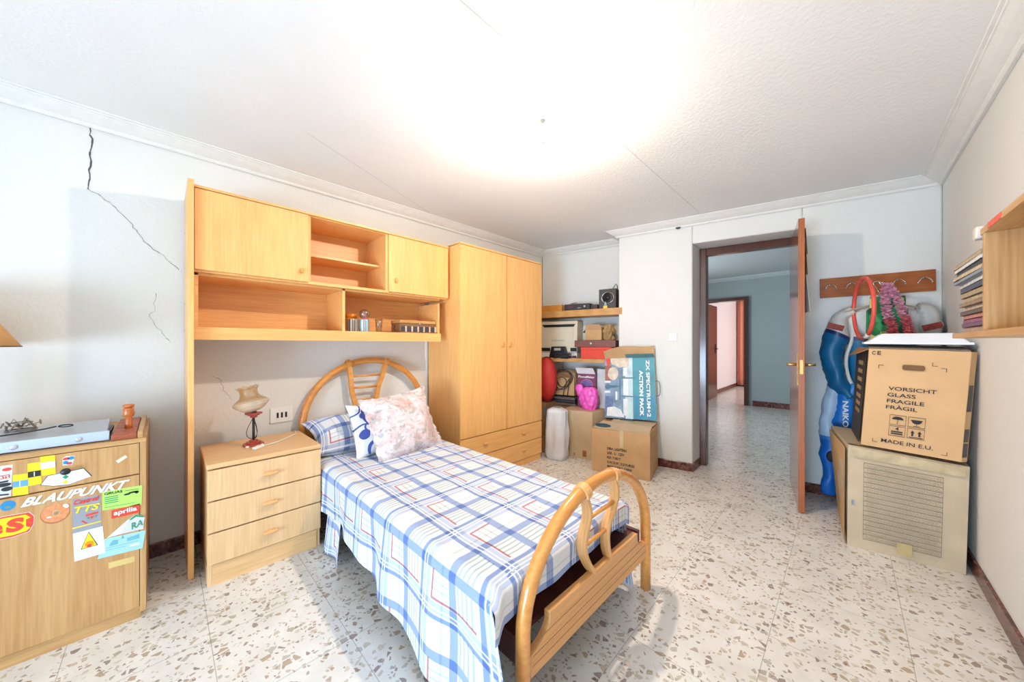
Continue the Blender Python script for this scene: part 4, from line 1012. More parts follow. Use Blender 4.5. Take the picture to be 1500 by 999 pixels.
# small open carton over brown box over red box
t = alth('shoebox', 'bright red box under the long brown box on the lower alcove shelf', 'box', .80, .175, MZ)
obj('body', MB().box(-.175, .155, -.12, .10, 0, .110), REDB, t, bevel=.002)
obj('lid', MB().box(-.178, .158, -.123, .103, .095, .124), REDB, t, bevel=.003)
t = alth('flat_box', 'long flat brown box lying across the red box', 'box', .79, .170, MZ+.124)
obj('body', MB().box(-.245, .205, -.115, .10, 0, .074), plain('brown_leatherette', (120, 74, 62), .5), t, bevel=.004)
obj('clasp', MB().lathe([(.013, 0), (.011, .005), (.003, .007)], (-.06, -.115, .04), 14, (0, -1, 0)), STEEL, t)
t = alth('carton', 'small open cardboard carton sitting on the long brown box', 'cardboard box', .78, .150, MZ+.198)
cm = MB()
cm.box(-.13, .045, -.075, -.072, 0, .115); cm.box(-.13, .045, .06, .063, 0, .15); cm.box(-.133, -.13, -.075, .06, 0, .14); cm.box(.045, .048, -.075, .06, 0, .14); cm.box(-.13, .045, -.075, .06, 0, .003)
obj('body', cm, CARD, t)
obj('flap', MB().add([(-.13, -.075, .115), (.045, -.075, .115), (.035, -.10, .172), (-.12, -.10, .172)], [(0, 1, 2, 3)]), CARD, t, solid=.003)
obj('flap', MB().add([(-.133, -.075, .12), (-.133, .06, .12), (-.165, .05, .085), (-.165, -.06, .085)], [(0, 1, 2, 3)]), CARDD, t, solid=.003)
t = alth('paper_bag', 'crumpled tan paper bag right of the small open carton', 'paper bag', .885, .155, MZ+.198)
def bagf(u, v):
    a = 2*PI*u; r = .058*(1-.25*abs(v-.4)); n_ = noise.noise(Vector((math.cos(a)*2, math.sin(a)*2, v*4)))*.025
    return Vector(((r+n_)*math.cos(a), (r*.8+n_)*math.sin(a), v*.165))
obj('body', MB().grid(bagf, 24, 12), plain('kraft_tan', (172, 140, 92), .7, var=.12), t, solid=.002)

# under the shelves: carton, bags, boxes, keyboards
t = thing('carton', 'tall grey-brown carton behind the white sack, supporting the pink bag', 'cardboard box', (0, 0, 0))
cb0 = [(-2.16, 2.955), (-1.830, 3.03), (-1.775, 3.34), (-2.19, 3.25)]
body = MB().hexa([p+(0.0,) for p in cb0]+[p+(.488,) for p in cb0])
obj('body', body, CARD2, t, bevel=.003)
q = [Vector(cb0[0]+(0,)), Vector(cb0[1]+(0,)), Vector(cb0[1]+(.488,)), Vector(cb0[0]+(.488,))]
nf = Vector((.221, -.975, 0))
def onq(q, u, v, e=.001): return quad(q, u, v)+nf*e
obj('tape_strip', MB().add([onq(q, .28, .66), onq(q, .40, .66), onq(q, .40, 1), onq(q, .28, 1)], [(0, 1, 2, 3)]), CLEARP, t)
obj('print', MB().add([onq(q, .70, .05), onq(q, .82, .05), onq(q, .82, .18), onq(q, .70, .18)], [(0, 1, 2, 3)]).add([onq(q, .42, .04), onq(q, .45, .04), onq(q, .45, .10), onq(q, .42, .10)], [(0, 1, 2, 3)]), plain('print_brown', (148, 92, 52), .8), t)
BZ = .488
def sk(rx, ry, h, seedv, squash=.18):
    def f(u, v):
        a = 2*PI*u; n_ = noise.noise(Vector((math.cos(a)*2.2, math.sin(a)*2.2, v*3+seedv)))*squash
        fold = .05*math.sin(a*9+seedv)*math.sin(PI*min(1, v*1.1))
        k = (1+n_+fold)*(1-.08*v) if v < .93 else (1+n_)*(1-(v-.93)*9)
        k *= min(1, .82+v*2)
        e = 4; c, s_ = math.cos(a), math.sin(a); m = (abs(c)**e+abs(s_)**e)**(-1/e)
        return Vector((rx*k*c*m**.6, ry*k*s_*m**.6, v*h))
    return f
t = thing('plastic_sack', 'white translucent plastic sack with a dark strap standing beside the wardrobe', 'sack', (-2.125, 2.838, 0), .2)
obj('bag', MB().grid(sk(.115, .085, .53, 1.0), 72, 40), plain('sack_white', (214, 216, 220), .28, var=.06, vs=8), t, smooth=True, solid=.002)
obj('strap', MB().tube([(-.07, -.095, .545), (-.085, -.105, .53), (-.095, -.11, .48), (-.09, -.112, .43)], .014, 8, sq=(1, .5)), plain('strap_teal', (40, 66, 74), .6), t, smooth=True)
t = thing('backpack', 'red padded round-backed bag peeking out from behind the wardrobe', 'bag', (-2.392, 3.01, .53), .2)
obj('body', MB().ball((0, 0, .255), .25, 14, (.46, .42, 1)), plain('bag_red', (196, 48, 40), .55, var=.04), t, smooth=True)
obj('piping', MB().tube([(.117*math.cos(a), -.02, .255+.25*math.sin(a)) for a in (2*PI*k/30 for k in range(30))], .006, 6, closed=True), plain('bag_dark', (120, 30, 28), .5), t, smooth=True)
t = thing('carton', 'low closed brown carton under the red bag, mostly hidden', 'cardboard box', (-2.44, 2.99, 0), .2)
obj('body', MB().box(-.14, .10, -.13, .14, 0, .53), CARDD, t, bevel=.003)
t = alth('carton', 'open cardboard carton full of cables below the lower alcove shelf', 'cardboard box', .40, .15, .60, 0)
cm = MB()
cm.box(-.16, .13, -.10, -.096, 0, .20); cm.box(-.16, .13, .10, .104, 0, .28); cm.box(-.16, -.156, -.10, .10, 0, .24); cm.box(.126, .13, -.10, .10, 0, .26); cm.box(-.16, .13, -.1, .1, 0, .004)
obj('body', cm, CARD, t)
obj('flap', MB().add([(.13, -.10, .25), (.13, .10, .26), (.165, .09, .02), (.165, -.10, .02)], [(0, 1, 2, 3)]), CARD2, t, solid=.003)
t = alth('cable_coil', 'coiled black cables spilling over the front of the open carton', 'cable', .40, .262, .602)
for k, (r, cx_, cz_, ph) in enumerate(((.095, .0, .19, 0), (.085, .01, .18, .4), (.105, .005, .175, 1.0), (.07, -.03, .13, 2))):
    obj('cable', MB().tube([(cx_+r*math.cos(a)*(1+.08*math.sin(3*a+ph)), -.006*k+.01*math.sin(2*a+ph), cz_+r*1.05*math.sin(a+ph*.2)) for a in (2*PI*i/36 for i in range(36))], .0042, 6, closed=True), BLACKM, t, smooth=True)
obj('cable', MB().tube([(.09, -.02, .2), (.04, -.03, .12), (.02, -.03, .04), (.01, -.02, -.02)], .0045, 6).tube([(.085, -.02, .19), (.075, -.03, .08), (.06, -.02, .0)], .004, 6).tube([(.0, 0, .29), (.0, 0, .41)], .002, 6), BLACKM, t, smooth=True)
obj('plug', MB().box(-.10, -.07, -.035, -.01, .05, .10), plain('plug_blue', (60, 74, 104), .5), t, bevel=.004)
kbd = [('grey-brown computer keyboard, topmost under the cable carton', .566), ('dark computer keyboard, middle of three under the cable carton', .532), ('dusty computer keyboard, lowest of three under the cable carton', .498)]
for i, (lb, z) in enumerate(kbd):
    t = alth('keyboard', lb, 'keyboard', .40, .17, z-.008, .0, 'keyboards under the cables')
    obj('case', MB().box(-.17, .15, -.115+.01*i, .09, 0, .022), plain('keyb_case_%d' % i, ((104, 92, 82), (56, 52, 52), (120, 104, 92))[i], .5), t, bevel=.003)
    km = MB()
    for r in range(4):
        for c_ in range(14): km.box(-.16+c_*.0215, -.142+c_*.0215, -.105+.01*i+r*.038, -.073+.01*i+r*.038, .022, .029)
    obj('keys', km, plain('key_dark', (72, 68, 66), .5), t)['kind'] = 'stuff'
t = alth('carton', 'plain low carton carrying the keyboards, behind the white sack', 'cardboard box', .40, .15, 0)
obj('body', MB().box(-.12, .10, -.10, .1, 0, .488), CARDD, t, bevel=.003)
# game box, pink bag, grey paper bag on the carton
t = alth('toy_box', 'maroon picture box with white lettering behind the pink bag', 'box', .675, .20, BZ)
obj('body', MB().box(-.105, .10, -.055, .045, 0, .365), plain('box_maroon', (120, 50, 84), .45), t, bevel=.002)
obj('flap', MB().add([(-.105, -.056, .366), (.10, -.056, .366), (.075, -.075, .430), (-.125, -.075, .430)], [(0, 1, 2, 3)]), plain('flap_white', (214, 210, 216), .6), t, solid=.003)
obj('picture', MB().ext(ell(.0, .235, .068, .07, 24), (0, -.056, 0), (1, 0, 0), (0, 0, 1), (0, -1, 0), .0015), plain('pic_purple', (120, 96, 168), .5, var=.25, vs=60), t)
obj('picture_rim', MB().tube([(.07*math.cos(a), -.058, .235+.072*math.sin(a)) for a in (PI*k/16 for k in range(17))], .003, 6), plain('pic_pink', (214, 120, 160), .5), t)
obj('label', MB().box(-.02, .06, -.0585, -.0565, .19, .215), WHITE, t)
lettering('PhoneMaker', [(-.095, -.0565, .320), (.09, -.0565, .320), (.09, -.0565, .345), (-.095, -.0565, .345)], SWH, t)
t = alth('plastic_bag', 'knotted bright pink plastic bag sitting on the grey-brown carton', 'plastic bag', .725, .335, BZ)
PINK = plain('bag_pink', (238, 96, 196), .3, var=.08, vs=12)
def pk(u, v):
    a = 2*PI*u; r = .102*math.sin(PI*min(1, .18+v*.74))**.6; n_ = noise.noise(Vector((math.cos(a)*2.5, math.sin(a)*2.5, v*3)))*.018+.002*math.sin(a*7+v*4)+noise.noise(Vector((math.cos(a)*6, math.sin(a)*6, v*8)))*.010
    return Vector(((r+n_)*math.cos(a)+.01*v, (r*.75+n_)*math.sin(a), v*.235))
obj('bag', MB().grid(pk, 60, 30), PINK, t, smooth=True)
def ear(u, v):
    a = 2*PI*u; r = .047*math.sin(PI*(.12+v*.76))**.7+.008*noise.noise(Vector((a, v*4, 2)))
    return Vector((-.085+r*math.cos(a)-.01*v, -.02+r*.6*math.sin(a), .135+v*.125))
obj('knot_ear', MB().grid(ear, 30, 16), PINK, t, smooth=True)
t = alth('paper_sack', 'tall pale grey paper bag right of the pink bag', 'paper bag', .835, .175, BZ)
obj('body', MB().hexa([(-.055, -.04, 0), (.07, -.04, 0), (.07, .04, 0), (-.055, .04, 0), (-.065, -.02, .42), (.065, -.02, .42), (.065, .02, .42), (-.065, .02, .42)]), plain('paper_grey', (206, 208, 214), .6, var=.05), t, bevel=.004)
obj('print', MB().ext(ell(.01, .33, .018, .012, 10)+[], (0, -.028, 0), (1, 0, 0), (0, .03, 1), (0, -1, 0), .002).ext(ell(-.012, .335, .008, .006, 8), (0, -.028, 0), (1, 0, 0), (0, .03, 1), (0, -1, 0), .002), plain('print_dark', (86, 80, 80), .6), t)

# lettered carton on the floor and the picture box leaning above it
t = thing('carton', 'cardboard box with five lines of black stencilled print, by the doorway wall', 'cardboard box', (0, 0, 0))
c0 = [(-1.702, 2.807), (-1.196, 2.912), (-1.285, 3.310), (-1.79, 3.20)]
tz = (.396, .409, .425, .405)
obj('body', MB().hexa([p+(0,) for p in c0]+[p+(z-.004,) for p, z in zip(c0, tz)]), CARD, t, bevel=.004)
q = [Vector(c0[0]+(0,)), Vector(c0[1]+(0,)), Vector(c0[1]+(tz[1],)), Vector(c0[0]+(tz[0],))]
nf = Vector((c0[1][1]-c0[0][1], -(c0[1][0]-c0[0][0]), 0)).normalized()
def fq(u0, u1, v0, v1, e=.0015): return [onq(q, u0, v0, e), onq(q, u1, v0, e), onq(q, u1, v1, e), onq(q, u0, v1, e)]
for s_, u1, v0 in (('DIRA. LIGHTING', .62, .555), ('LKB - 2 - 125V', .58, .455), ('REF: 71001T', .52, .350), ('N.W./G.W. 13.2/15.4KGS', .75, .245), ('MADE IN P.R.C. CHINA', .71, .150)):
    lettering(s_, fq(.285, u1, v0-.02, v0+.04), INK, t, bold=.03)
obj('tape_strip', MB().add(fq(.50, .565, .62, 1.0, .002), [(0, 1, 2, 3)]), CLEARP, t)
tp = [Vector(p+(z+.0,)) for p, z in zip(c0, tz)]
def topq(u, v, dz=0): return quad(tp, u, v)+Vector((0, 0, dz))
obj('flap', MB().add([topq(.02, .0, .002), topq(.99, .0, -.002), topq(.97, .46, .014), topq(.10, .48, .026)], [(0, 1, 2, 3)]), CARDG, t, solid=.003)
obj('flap', MB().add([topq(.25, .50, .024), topq(.99, .48, .016), topq(1.0, 1.0, .006), topq(.2, 1.0, .016)], [(0, 1, 2, 3)]), CARDG, t, solid=.003)
t = thing('folded_bag', 'dark teal folded bag poking out of the lettered carton corner', 'bag', tuple(topq(.17, .17, .006)), .2)
obj('body', MB().ball((0, 0, .006), .05, 8, (1.5, .9, .35)), plain('teal_dark', (36, 72, 84), .5), t, smooth=True)

t = thing('computer_box', 'battered blue picture box lettered ACTION PACK, leaning on the wall over the carton', 'box', (0, 0, 0))
BL, BR, TR, TL = Vector((-1.748, 3.135, .434)), Vector((-1.268, 3.235, .458)), Vector((-1.315, 3.300, 1.054)), Vector((-1.776, 3.195, 1.026))
nrm = (BR-BL).cross(TL-BL).normalized(); bkv = -nrm*.075
if nrm.y > 0: nrm = -nrm; bkv = -nrm*.075
obj('body', MB().hexa([BL, BR, BR+bkv*.9, BL+bkv*.9, TL, TR, TR+bkv*.45, TL+bkv*.45]), plain('box_side', (196, 190, 178), .6), t, bevel=.002)
q = [BL, BR, TR, TL]; nf = nrm
def art(name, polys, m, e=.0015, parent=t):
    mb = MB()
    for p in polys: mb.add([onq(q, u, v, e) for u, v in p], [tuple(range(len(p)))])
    return obj(name, mb, m, parent)
R4 = lambda a, b, c_, d: [(a, c_), (b, c_), (b, d), (a, d)]
cover = art('cover', [R4(.0, 1, 0, 1)], plain('cover_teal', (72, 150, 164), .4, var=.12, vs=6))
art('cover_art', [R4(.42, .57, .0, 1)], plain('art_ice', (196, 222, 226), .4, var=.12, vs=10), .0025, cover)
art('cover_art', [R4(0, .42, 0, 1)], plain('art_grey_blue', (128, 152, 176), .4, var=.2, vs=14), .0025, cover)
art('cover_art', [R4(.0, .17, .02, .36)], plain('art_indigo', (104, 124, 168), .4, var=.2, vs=20), .0035, cover)
art('cover_art', [R4(.0, .14, .62, .88)], plain('art_brick', (156, 104, 92), .4, var=.15, vs=20), .0035, cover)
art('cover_art', [[(.0+.17+.11*math.cos(a), .74+.11*math.sin(a)) for a in (2*PI*k/20 for k in range(20))], [(.10, 1), (.50, 1), (.5, .86), (.3, .84), (.14, .90)]], plain('art_cream', (214, 200, 180), .4, var=.15, vs=20), .0045, cover)
art('cover_art', [[(.02, 1), (.12, 1), (.10, .88), (.04, .86)]], SRED, .0055, cover)
art('cover_art', [R4(.0, .12, .585, .62), R4(.0, .11, .415, .45), R4(.22, .26, .30, .44), R4(.38, .48, .38, .66), R4(.38, .46, .70, .84), R4(.38, .46, .05, .32), [(.04, .03), (.05, .17), (.20, .19), (.33, .14), (.40, .02)]], plain('art_white', (226, 232, 234), .4, var=.06, vs=20), .0045, cover)
art('cover_art', [[(.06+.06*math.cos(a), .52+.045*math.sin(a)) for a in (2*PI*k/16 for k in range(16))], [(.08, .55), (.30, .535), (.30, .515), (.08, .49)], R4(.30, .33, .3, .66), R4(.34, .62, .655, .675), R4(.34, .62, .355, .372)], plain('art_slate', (80, 118, 140), .4, var=.08, vs=20), .0055, cover)
art('cover_art', [[(.60, 0), (1, 0), (1, .36), (.60, .36)]], plain('art_blue2', (48, 134, 166), .4, var=.06, vs=8), .0025, cover)
def vert(body, u0, u1, v0, v1, m, e, bold=.03):   # text reading downwards
    return lettering(body, [onq(q, u0, v1, e), onq(q, u0, v0, e), onq(q, u1, v0, e), onq(q, u1, v1, e)], m, t, bold=bold)
vert('ZX SPECTRUM+2', .835, .905, .05, .955, SWH, .0065)
vert('ACTION PACK', .70, .775, .055, .79, SWH, .0065, .05)
ti = obj('torn_flap', MB().grid(lambda u, v: onq([TL, TR, TR+Vector((0, -.01, .13)), TL+Vector((0, -.02, .07))], u, v, .006+.03*v*math.sin(u*3+1))+Vector((0, 0, .02*math.sin(u*5)*v)), 14, 6), CARD, t, solid=.004)
ti['label'] = 'brown inside of the open top flap'
obj('torn_flap', MB().grid(lambda u, v: onq([TL.lerp(TR, .45), TR, TR+Vector((0, -.03, .03)), TL.lerp(TR, .45)+Vector((0, -.03, .035))], u, v, .012), 6, 3), plain('flap_teal', (90, 132, 136), .5), t, solid=.003)
ha = [onq(q, 1.0, .62, -.03), onq(q, 1.06, .60, -.03), onq(q, 1.075, .50, -.03), onq(q, 1.06, .40, -.03), onq(q, 1.0, .38, -.03)]
obj('carry_handle', MB().tube(smoothp([tuple(p) for p in ha]), .004, 6), plain('handle_grey', (120, 116, 110), .5), t, smooth=True)
obj('side_flap', MB().add([onq(q, .30, .0, .006), onq(q, .58, .0, .006), onq(q, .56, -.035, .02), onq(q, .32, -.03, .02)], [(0, 1, 2, 3)]), plain('teal_dark', (36, 72, 84), .5), t, solid=.003)

# ------------------------------------------------------------ coat rack and hanging things
def bkth(name, label, cat, s, o, z, group=None): return thing(name, label, cat, bk(s, o, z), WA, group)
t = bkth('coat_rack', 'reddish-brown wooden coat rack with five double metal hooks', 'coat rack', 1.275, 0, 1.611)
t.rotation_euler = (0, -.014, WA)
obj('board', MB().box(-.300, .300, -.020, -.001, -.073, .075), RACKW, t, bevel=.002)
for s_ in (1.029, 1.146, 1.278, 1.388, 1.513):
    x = s_-1.275
    h = obj('hook', MB().tube(smoothp([(x-.032, -.052, -.012), (x-.028, -.060, -.002), (x-.014, -.050, .016), (x, -.026, .026), (x+.014, -.050, .016), (x+.028, -.060, -.002), (x+.032, -.052, -.012)], 4), .0035, 8).ball((x-.032, -.052, -.013), .006, 6).ball((x+.032, -.052, -.013), .006, 6), CHROME, t, smooth=True)
    obj('mount', MB().lathe([(.010, .020), (.009, .026), (.004, .030)], (x, 0, .022), 14, (0, -1, 0)), CHROME, h, smooth=True)

# blue and white riding suit
SUITW, nt_, b_ = nmat('suit_leather')
v_ = objcoord(nt_); s3 = nt_.nodes.new('ShaderNodeSeparateXYZ'); L(nt_, v_, s3.inputs[0])
diag = mth(nt_, 'ADD', s3.outputs[2], mth(nt_, 'MULTIPLY', mth(nt_, 'ABSOLUTE', mth(nt_, 'SUBTRACT', s3.outputs[0], .02)), -.22))
L(nt_, ramp(nt_, mth(nt_, 'MULTIPLY', mth(nt_, 'ADD', diag, .0), 1.0), [(0, srgb(18, 104, 168)), (.60, srgb(18, 104, 168)), (.605, srgb(30, 40, 96)), (.625, srgb(204, 204, 200))], 'CONSTANT'), b_.inputs['Base Color'])
b_.inputs['Roughness'].default_value = .4
# the ramp works on local height / 2 : suit empty sits at the floor, heights scaled below
suit = bkth('riding_suit', 'blue and white padded racing suit hanging from the coat rack', 'suit', 1.285, .02, 0)
def suitmat(name, zs, lo, mid, hi, slope=0, cx=0):
    m, nt, b = nmat(name); v = objcoord(nt); s = nt.nodes.new('ShaderNodeSeparateXYZ'); L(nt, v, s.inputs[0])
    h = mth(nt, 'ADD', s.outputs[2], mth(nt, 'MULTIPLY', mth(nt, 'SUBTRACT', s.outputs[0], cx), slope))
    a = mth(nt, 'GREATER_THAN', h, zs); c = mth(nt, 'GREATER_THAN', h, zs+.028)
    col = mixc(nt, c, mixc(nt, a, srgb(*lo), srgb(*mid)), srgb(*hi))
    n = noise_t(nt, v, 12, 4); col = mixc(nt, .25, col, ramp(nt, n, [(.3, srgb(190, 190, 190)), (.7, srgb(255, 255, 255))]), 'MULTIPLY')
    L(nt, col, b.inputs['Base Color']); b.inputs['Roughness'].default_value = .45; bump(nt, b, n, .3, .01); return m
BLU, NAV, GWH = (8, 100, 146), (34, 44, 104), (206, 204, 198)
def crumple(mb, amp=.010, f=9, seed=0):
    mb.v = [tuple(Vector(v)+Vector((noise.noise(Vector(v)*f+Vector((seed, 0, 0))), noise.noise(Vector(v)*f+Vector((0, seed+7, 0)))*.6, 0))*amp+Vector((noise.noise(Vector((v[0]*8, v[1]*8, v[2]*34+seed))), 0, 0))*amp*.5) for v in mb.v]
    return mb
def tors(u, v):
    a = 2*PI*u
    pr = [(1.475, .045), (1.45, .07), (1.425, .13), (1.39, .19), (1.34, .215), (1.27, .19), (1.15, .175), (1.0, .17), (.85, .16), (.76, .17)]
    k = v*(len(pr)-1); i = min(int(k), len(pr)-2); f = k-i; z = lerp(pr[i][0], pr[i+1][0], f); r = lerp(pr[i][1], pr[i+1][1], f)
    n_ = 1+.06*noise.noise(Vector((math.cos(a)*2, math.sin(a)*2, z*6)))
    return Vector((.01+r*math.cos(a)*n_, -.085+.062*math.sin(a)*n_*min(1, r/.12), z))
obj('torso', crumple(MB().grid(tors, 48, 60), .014), suitmat('suit_torso', 1.20, BLU, NAV, GWH), suit, smooth=True)
sp = smoothp([(-.15, 1.415, .045), (-.205, 1.378, .060), (-.228, 1.30, .080), (-.240, 1.20, .086), (-.260, 1.08, .078), (-.250, .97, .072), (-.215, .87, .066), (-.165, .79, .060)], 6)
obj('sleeve', crumple(MB().tube([(x, -.085, z) for x, z, r in sp], [r for x, z, r in sp], 20, sq=(1, .8)), .018, 11, len(suit.children)), suitmat('suit_sleeve_l', 1.235, BLU, NAV, GWH, .55, -.24), suit, smooth=True)
obj('sleeve_piping', MB().tube([(x+r*.97, -.11, z) for x, z, r in sp if z < 1.3], .012, 8), plain('piping_white', (208, 206, 200), .6), suit, smooth=True)
sp = smoothp([(.17, 1.415, .055), (.215, 1.39, .065), (.225, 1.30, .078), (.220, 1.20, .082), (.215, 1.05, .075), (.20, .95, .07)], 6)
obj('sleeve', crumple(MB().tube([(x, -.085, z) for x, z, r in sp], [r for x, z, r in sp], 20, sq=(1, .8)), .018, 11, len(suit.children)), suitmat('suit_sleeve_r', 1.10, BLU, NAV, GWH), suit, smooth=True)
for k in (-1, 1): obj('shoulder_seam', MB().tube(smoothp([(k*.06, -.13, 1.45), (k*.15, -.135, 1.425), (k*.23, -.13, 1.39)]), .006, 6), plain('seam_beige', (170, 160, 140), .6), suit, smooth=True)
PATCH = plain('patch_red', (150, 60, 48), .6, var=.2, vs=80)
for x0, z0, a in ((-.255, 1.300, -.32), (.215, 1.290, .28)):
    ca, sa = math.cos(a), math.sin(a)
    obj('badge', MB().ext([(x*ca-z*sa+x0, x*sa+z*ca+z0) for x, z in ((-.045, -.020), (.045, -.020), (.045, .020), (-.045, .020))], (0, -.168, 0), (1, 0, 0), (0, 0, 1), (0, -1, 0), .004), PATCH, suit, bevel=.001)
sp = smoothp([(-.12, .86, .075), (-.165, .78, .066), (-.190, .66, .060), (-.192, .55, .06), (-.17, .40, .058), (-.17, .10, .055)], 6)
obj('trouser_leg', crumple(MB().tube([(x, -.075, z) for x, z, r in sp], [r for x, z, r in sp], 20), .018, 11, len(suit.children)), suitmat('suit_leg_a', 2.5, (20, 120, 206), NAV, GWH), suit, smooth=True)
sp = smoothp([(-.22, .88, .045), (-.255, .74, .046), (-.272, .56, .046), (-.270, .40, .046), (-.272, .20, .043), (-.275, .04, .042)], 6)
obj('trouser_leg', crumple(MB().tube([(x, -.060, z) for x, z, r in sp], [r for x, z, r in sp], 20), .018, 11, len(suit.children)), suitmat('suit_leg_b', .455, (16, 104, 190), (60, 130, 200), (176, 200, 222)), suit, smooth=True)
obj('knee_patch', MB().ball((-.262, -.10, .335), .034, 8, (1, .7, 1.3)), BLACKM, suit, smooth=True)
lettering('NAIKO', [(-.212, -.142, .76), (-.212, -.142, .57), (-.180, -.142, .57), (-.180, -.142, .76)], SWH, suit, bold=.03)
obj('hanger', MB().tube(smoothp([(.01, -.05, 1.60), (-.005, -.05, 1.625), (-.03, -.055, 1.615), (-.01, -.05, 1.57), (0, -.05, 1.54), (0, -.06, 1.47)], 4), .003, 6), CHROME, suit, smooth=True)

t = bkth('patterned_shirt', 'green and yellow patterned garment hanging behind the pink garland', 'garment', 1.29, .195, 1.18)
GP, nt_, b_ = nmat('green_pattern')
v_ = objcoord(nt_); vo = N(nt_, 'ShaderNodeTexVoronoi', Scale=26); L(nt_, v_, vo.inputs['Vector']); sc_ = nt_.nodes.new('ShaderNodeSeparateColor'); L(nt_, vo.outputs['Color'], sc_.inputs[0])
L(nt_, ramp(nt_, sc_.outputs[0], [(0, srgb(30, 130, 80)), (.45, srgb(70, 160, 100)), (.6, srgb(214, 214, 130)), (.85, srgb(20, 96, 60))], 'CONSTANT'), b_.inputs['Base Color']); b_.inputs['Roughness'].default_value = .8
def shf(u, v):
    w = .085 if v < .3 else .10
    x = (u-.5)*2*w*(1-.15*v); return Vector((x+(-.02 if u < .5 else 0)*v, -.02+.012*math.sin(u*14), .30*(1-v)+.02))
obj('cloth', MB().grid(shf, 24, 16), GP, t, smooth=True, solid=.01)
t = bkth('flower_garland', 'pink artificial flower garland folded over the middle rack hook', 'garland', 1.275, .25, 1.50)
PINKF = plain('petal_pink', (252, 188, 208), .7, var=.12, vs=40); ROSE = plain('petal_rose', (242, 140, 148), .7, var=.12, vs=40)
random.seed(5)
for k, (path, m1) in enumerate((([(.0, 0, .07), (-.012, -.015, -.02), (-.004, -.02, -.12), (.016, -.02, -.20), (.022, -.02, -.27)], PINKF), ([(.0, 0, .07), (.035, -.01, .0), (.065, -.015, -.10), (.088, -.02, -.20), (.10, -.02, -.27)], PINKF))):
    P = smoothp(path, 6); up = MB(); lo = MB()
    for i, p in enumerate(P):
        mb = up if i < len(P)*.6 else lo
        for ring_ in range(2):
            for j in range(9):
                a = 2*PI*j/9+random.random(); r = .030+random.uniform(-.004, .006); dz = random.uniform(-.008, .008)
                c = Vector((p[0], p[1], p[2]+dz)); d = Vector((math.cos(a), math.sin(a), random.uniform(-.4, .5))).normalized(); s_ = Vector((-math.sin(a), math.cos(a), random.uniform(-.3, .3)))*.008
                mb.add([c-s_*.4, c+s_*.4, c+d*r*.7+s_*1.3, c+d*r+Vector((0, 0, .004)), c+d*r*.7-s_*1.3], [(0, 1, 2, 3, 4)])
    for mb, m in ((up, PINKF), (lo, ROSE)):
        obj('strand', mb, m, t)['kind'] = 'stuff'
t = obj('toy_hoop', MB().tube([(.084-.043*math.sin(a)*1.0, 3.315+.185*math.sin(a)*1.0, 1.415+.205*math.cos(a)) for a in (2*PI*k/60 for k in range(60))], .0115, 12, closed=True), plain('hoop_red', (222, 84, 70), .4), smooth=True)
tag(t, 'slim red plastic hoop hanging from the second rack hook', 'hoop')
wr = obj('tape_wrap', MB().tube([(.107, 3.217, 1.238), (.098, 3.255, 1.222), (.09, 3.295, 1.214)], .0135, 12), WHITE, t, smooth=True)

# ------------------------------------------------------------ boxes by the right wall
t = thing('carton', 'largest worn grey-brown carton on the floor by the right wall', 'cardboard box', (0, 0, 0))
b0 = [(.006, 2.793, 0), (.437, 2.855, 0), (.462, 3.40, 0), (-.030, 3.36, 0)]
b1 = [(.010, 2.800, .585), (.448, 2.850, .552), (.466, 3.38, .560), (-.075, 3.30, .600)]
def boxgrid(c, n=8, bulge=.012, seed=0):   # six gently dented faces
    mb = MB(); V = [Vector(p) for p in c]; ce = sum(V, Vector())/8
    for idx in ((0, 1, 5, 4), (1, 2, 6, 5), (2, 3, 7, 6), (3, 0, 4, 7), (4, 5, 6, 7), (3, 2, 1, 0)):
        p = [V[i] for i in idx]; nn = (p[1]-p[0]).cross(p[3]-p[0]).normalized()
        if nn.dot(p[0]-ce) < 0: nn = -nn
        mb.grid(lambda u, v, p=p, nn=nn: quad(p, u, v)+nn*(bulge*math.sin(PI*u)*math.sin(PI*v)*(.6+noise.noise(quad(p, u, v)*6+Vector((seed, 0, 0))))), n, n)
    return mb
obj('body', boxgrid(b0+b1, 10, .010, 3), CARDG, t, weld=True, smooth=False)
q = [Vector(b0[0]), Vector(b0[1]), Vector(b1[1]), Vector(b1[0])]; nf = Vector((.142, -.99, 0))
side = [Vector(b0[3]), Vector(b0[0]), Vector(b1[0]), Vector(b1[3])]; ns = Vector((-.99, -.1, 0))
E_ = .014
def rect(u0, u1, v0, v1, e=E_): return [onq(q, u0, v0, e), onq(q, u1, v0, e), onq(q, u1, v1, e), onq(q, u0, v1, e)]
ln = MB(); LT = .005
for k in range(17):
    v = .11+k*.0465; ln.add(rect(.14, .80, v, v+LT), [(0, 1, 2, 3)])
ln.add(rect(.14, .1435, .11, .86), [(0, 1, 2, 3)]); ln.add(rect(.80, .8035, .11, .86), [(0, 1, 2, 3)])
obj('printed_table', ln, plain('faded_print', (118, 114, 106), .8, var=.05), t)
fp = MB(); random.seed(21)
for k in range(16):
    v = .122+k*.0465
    for r_ in range(2):
        u = .155+random.random()*.03
        while u < .78:
            w = random.uniform(.008, .03); fp.add(rect(u, min(u+w, .79), v+r_*.015, v+r_*.015+.006), [(0, 1, 2, 3)]); u += w+random.uniform(.004, .01)
obj('printed_rows', fp, plain('faded_print2', (164, 154, 136), .8, var=.05), t)
obj('tape_strip', MB().add(rect(.44, .57, .045, .16, .016), [(0, 1, 2, 3)]), plain('tape_brown', (186, 164, 116), .3), t)
obj('tape_strip', MB().add(rect(.02, .96, .90, .992, .0125), [(0, 1, 2, 3)]), plain('tape_tan', (196, 176, 140), .3, var=.1), t)
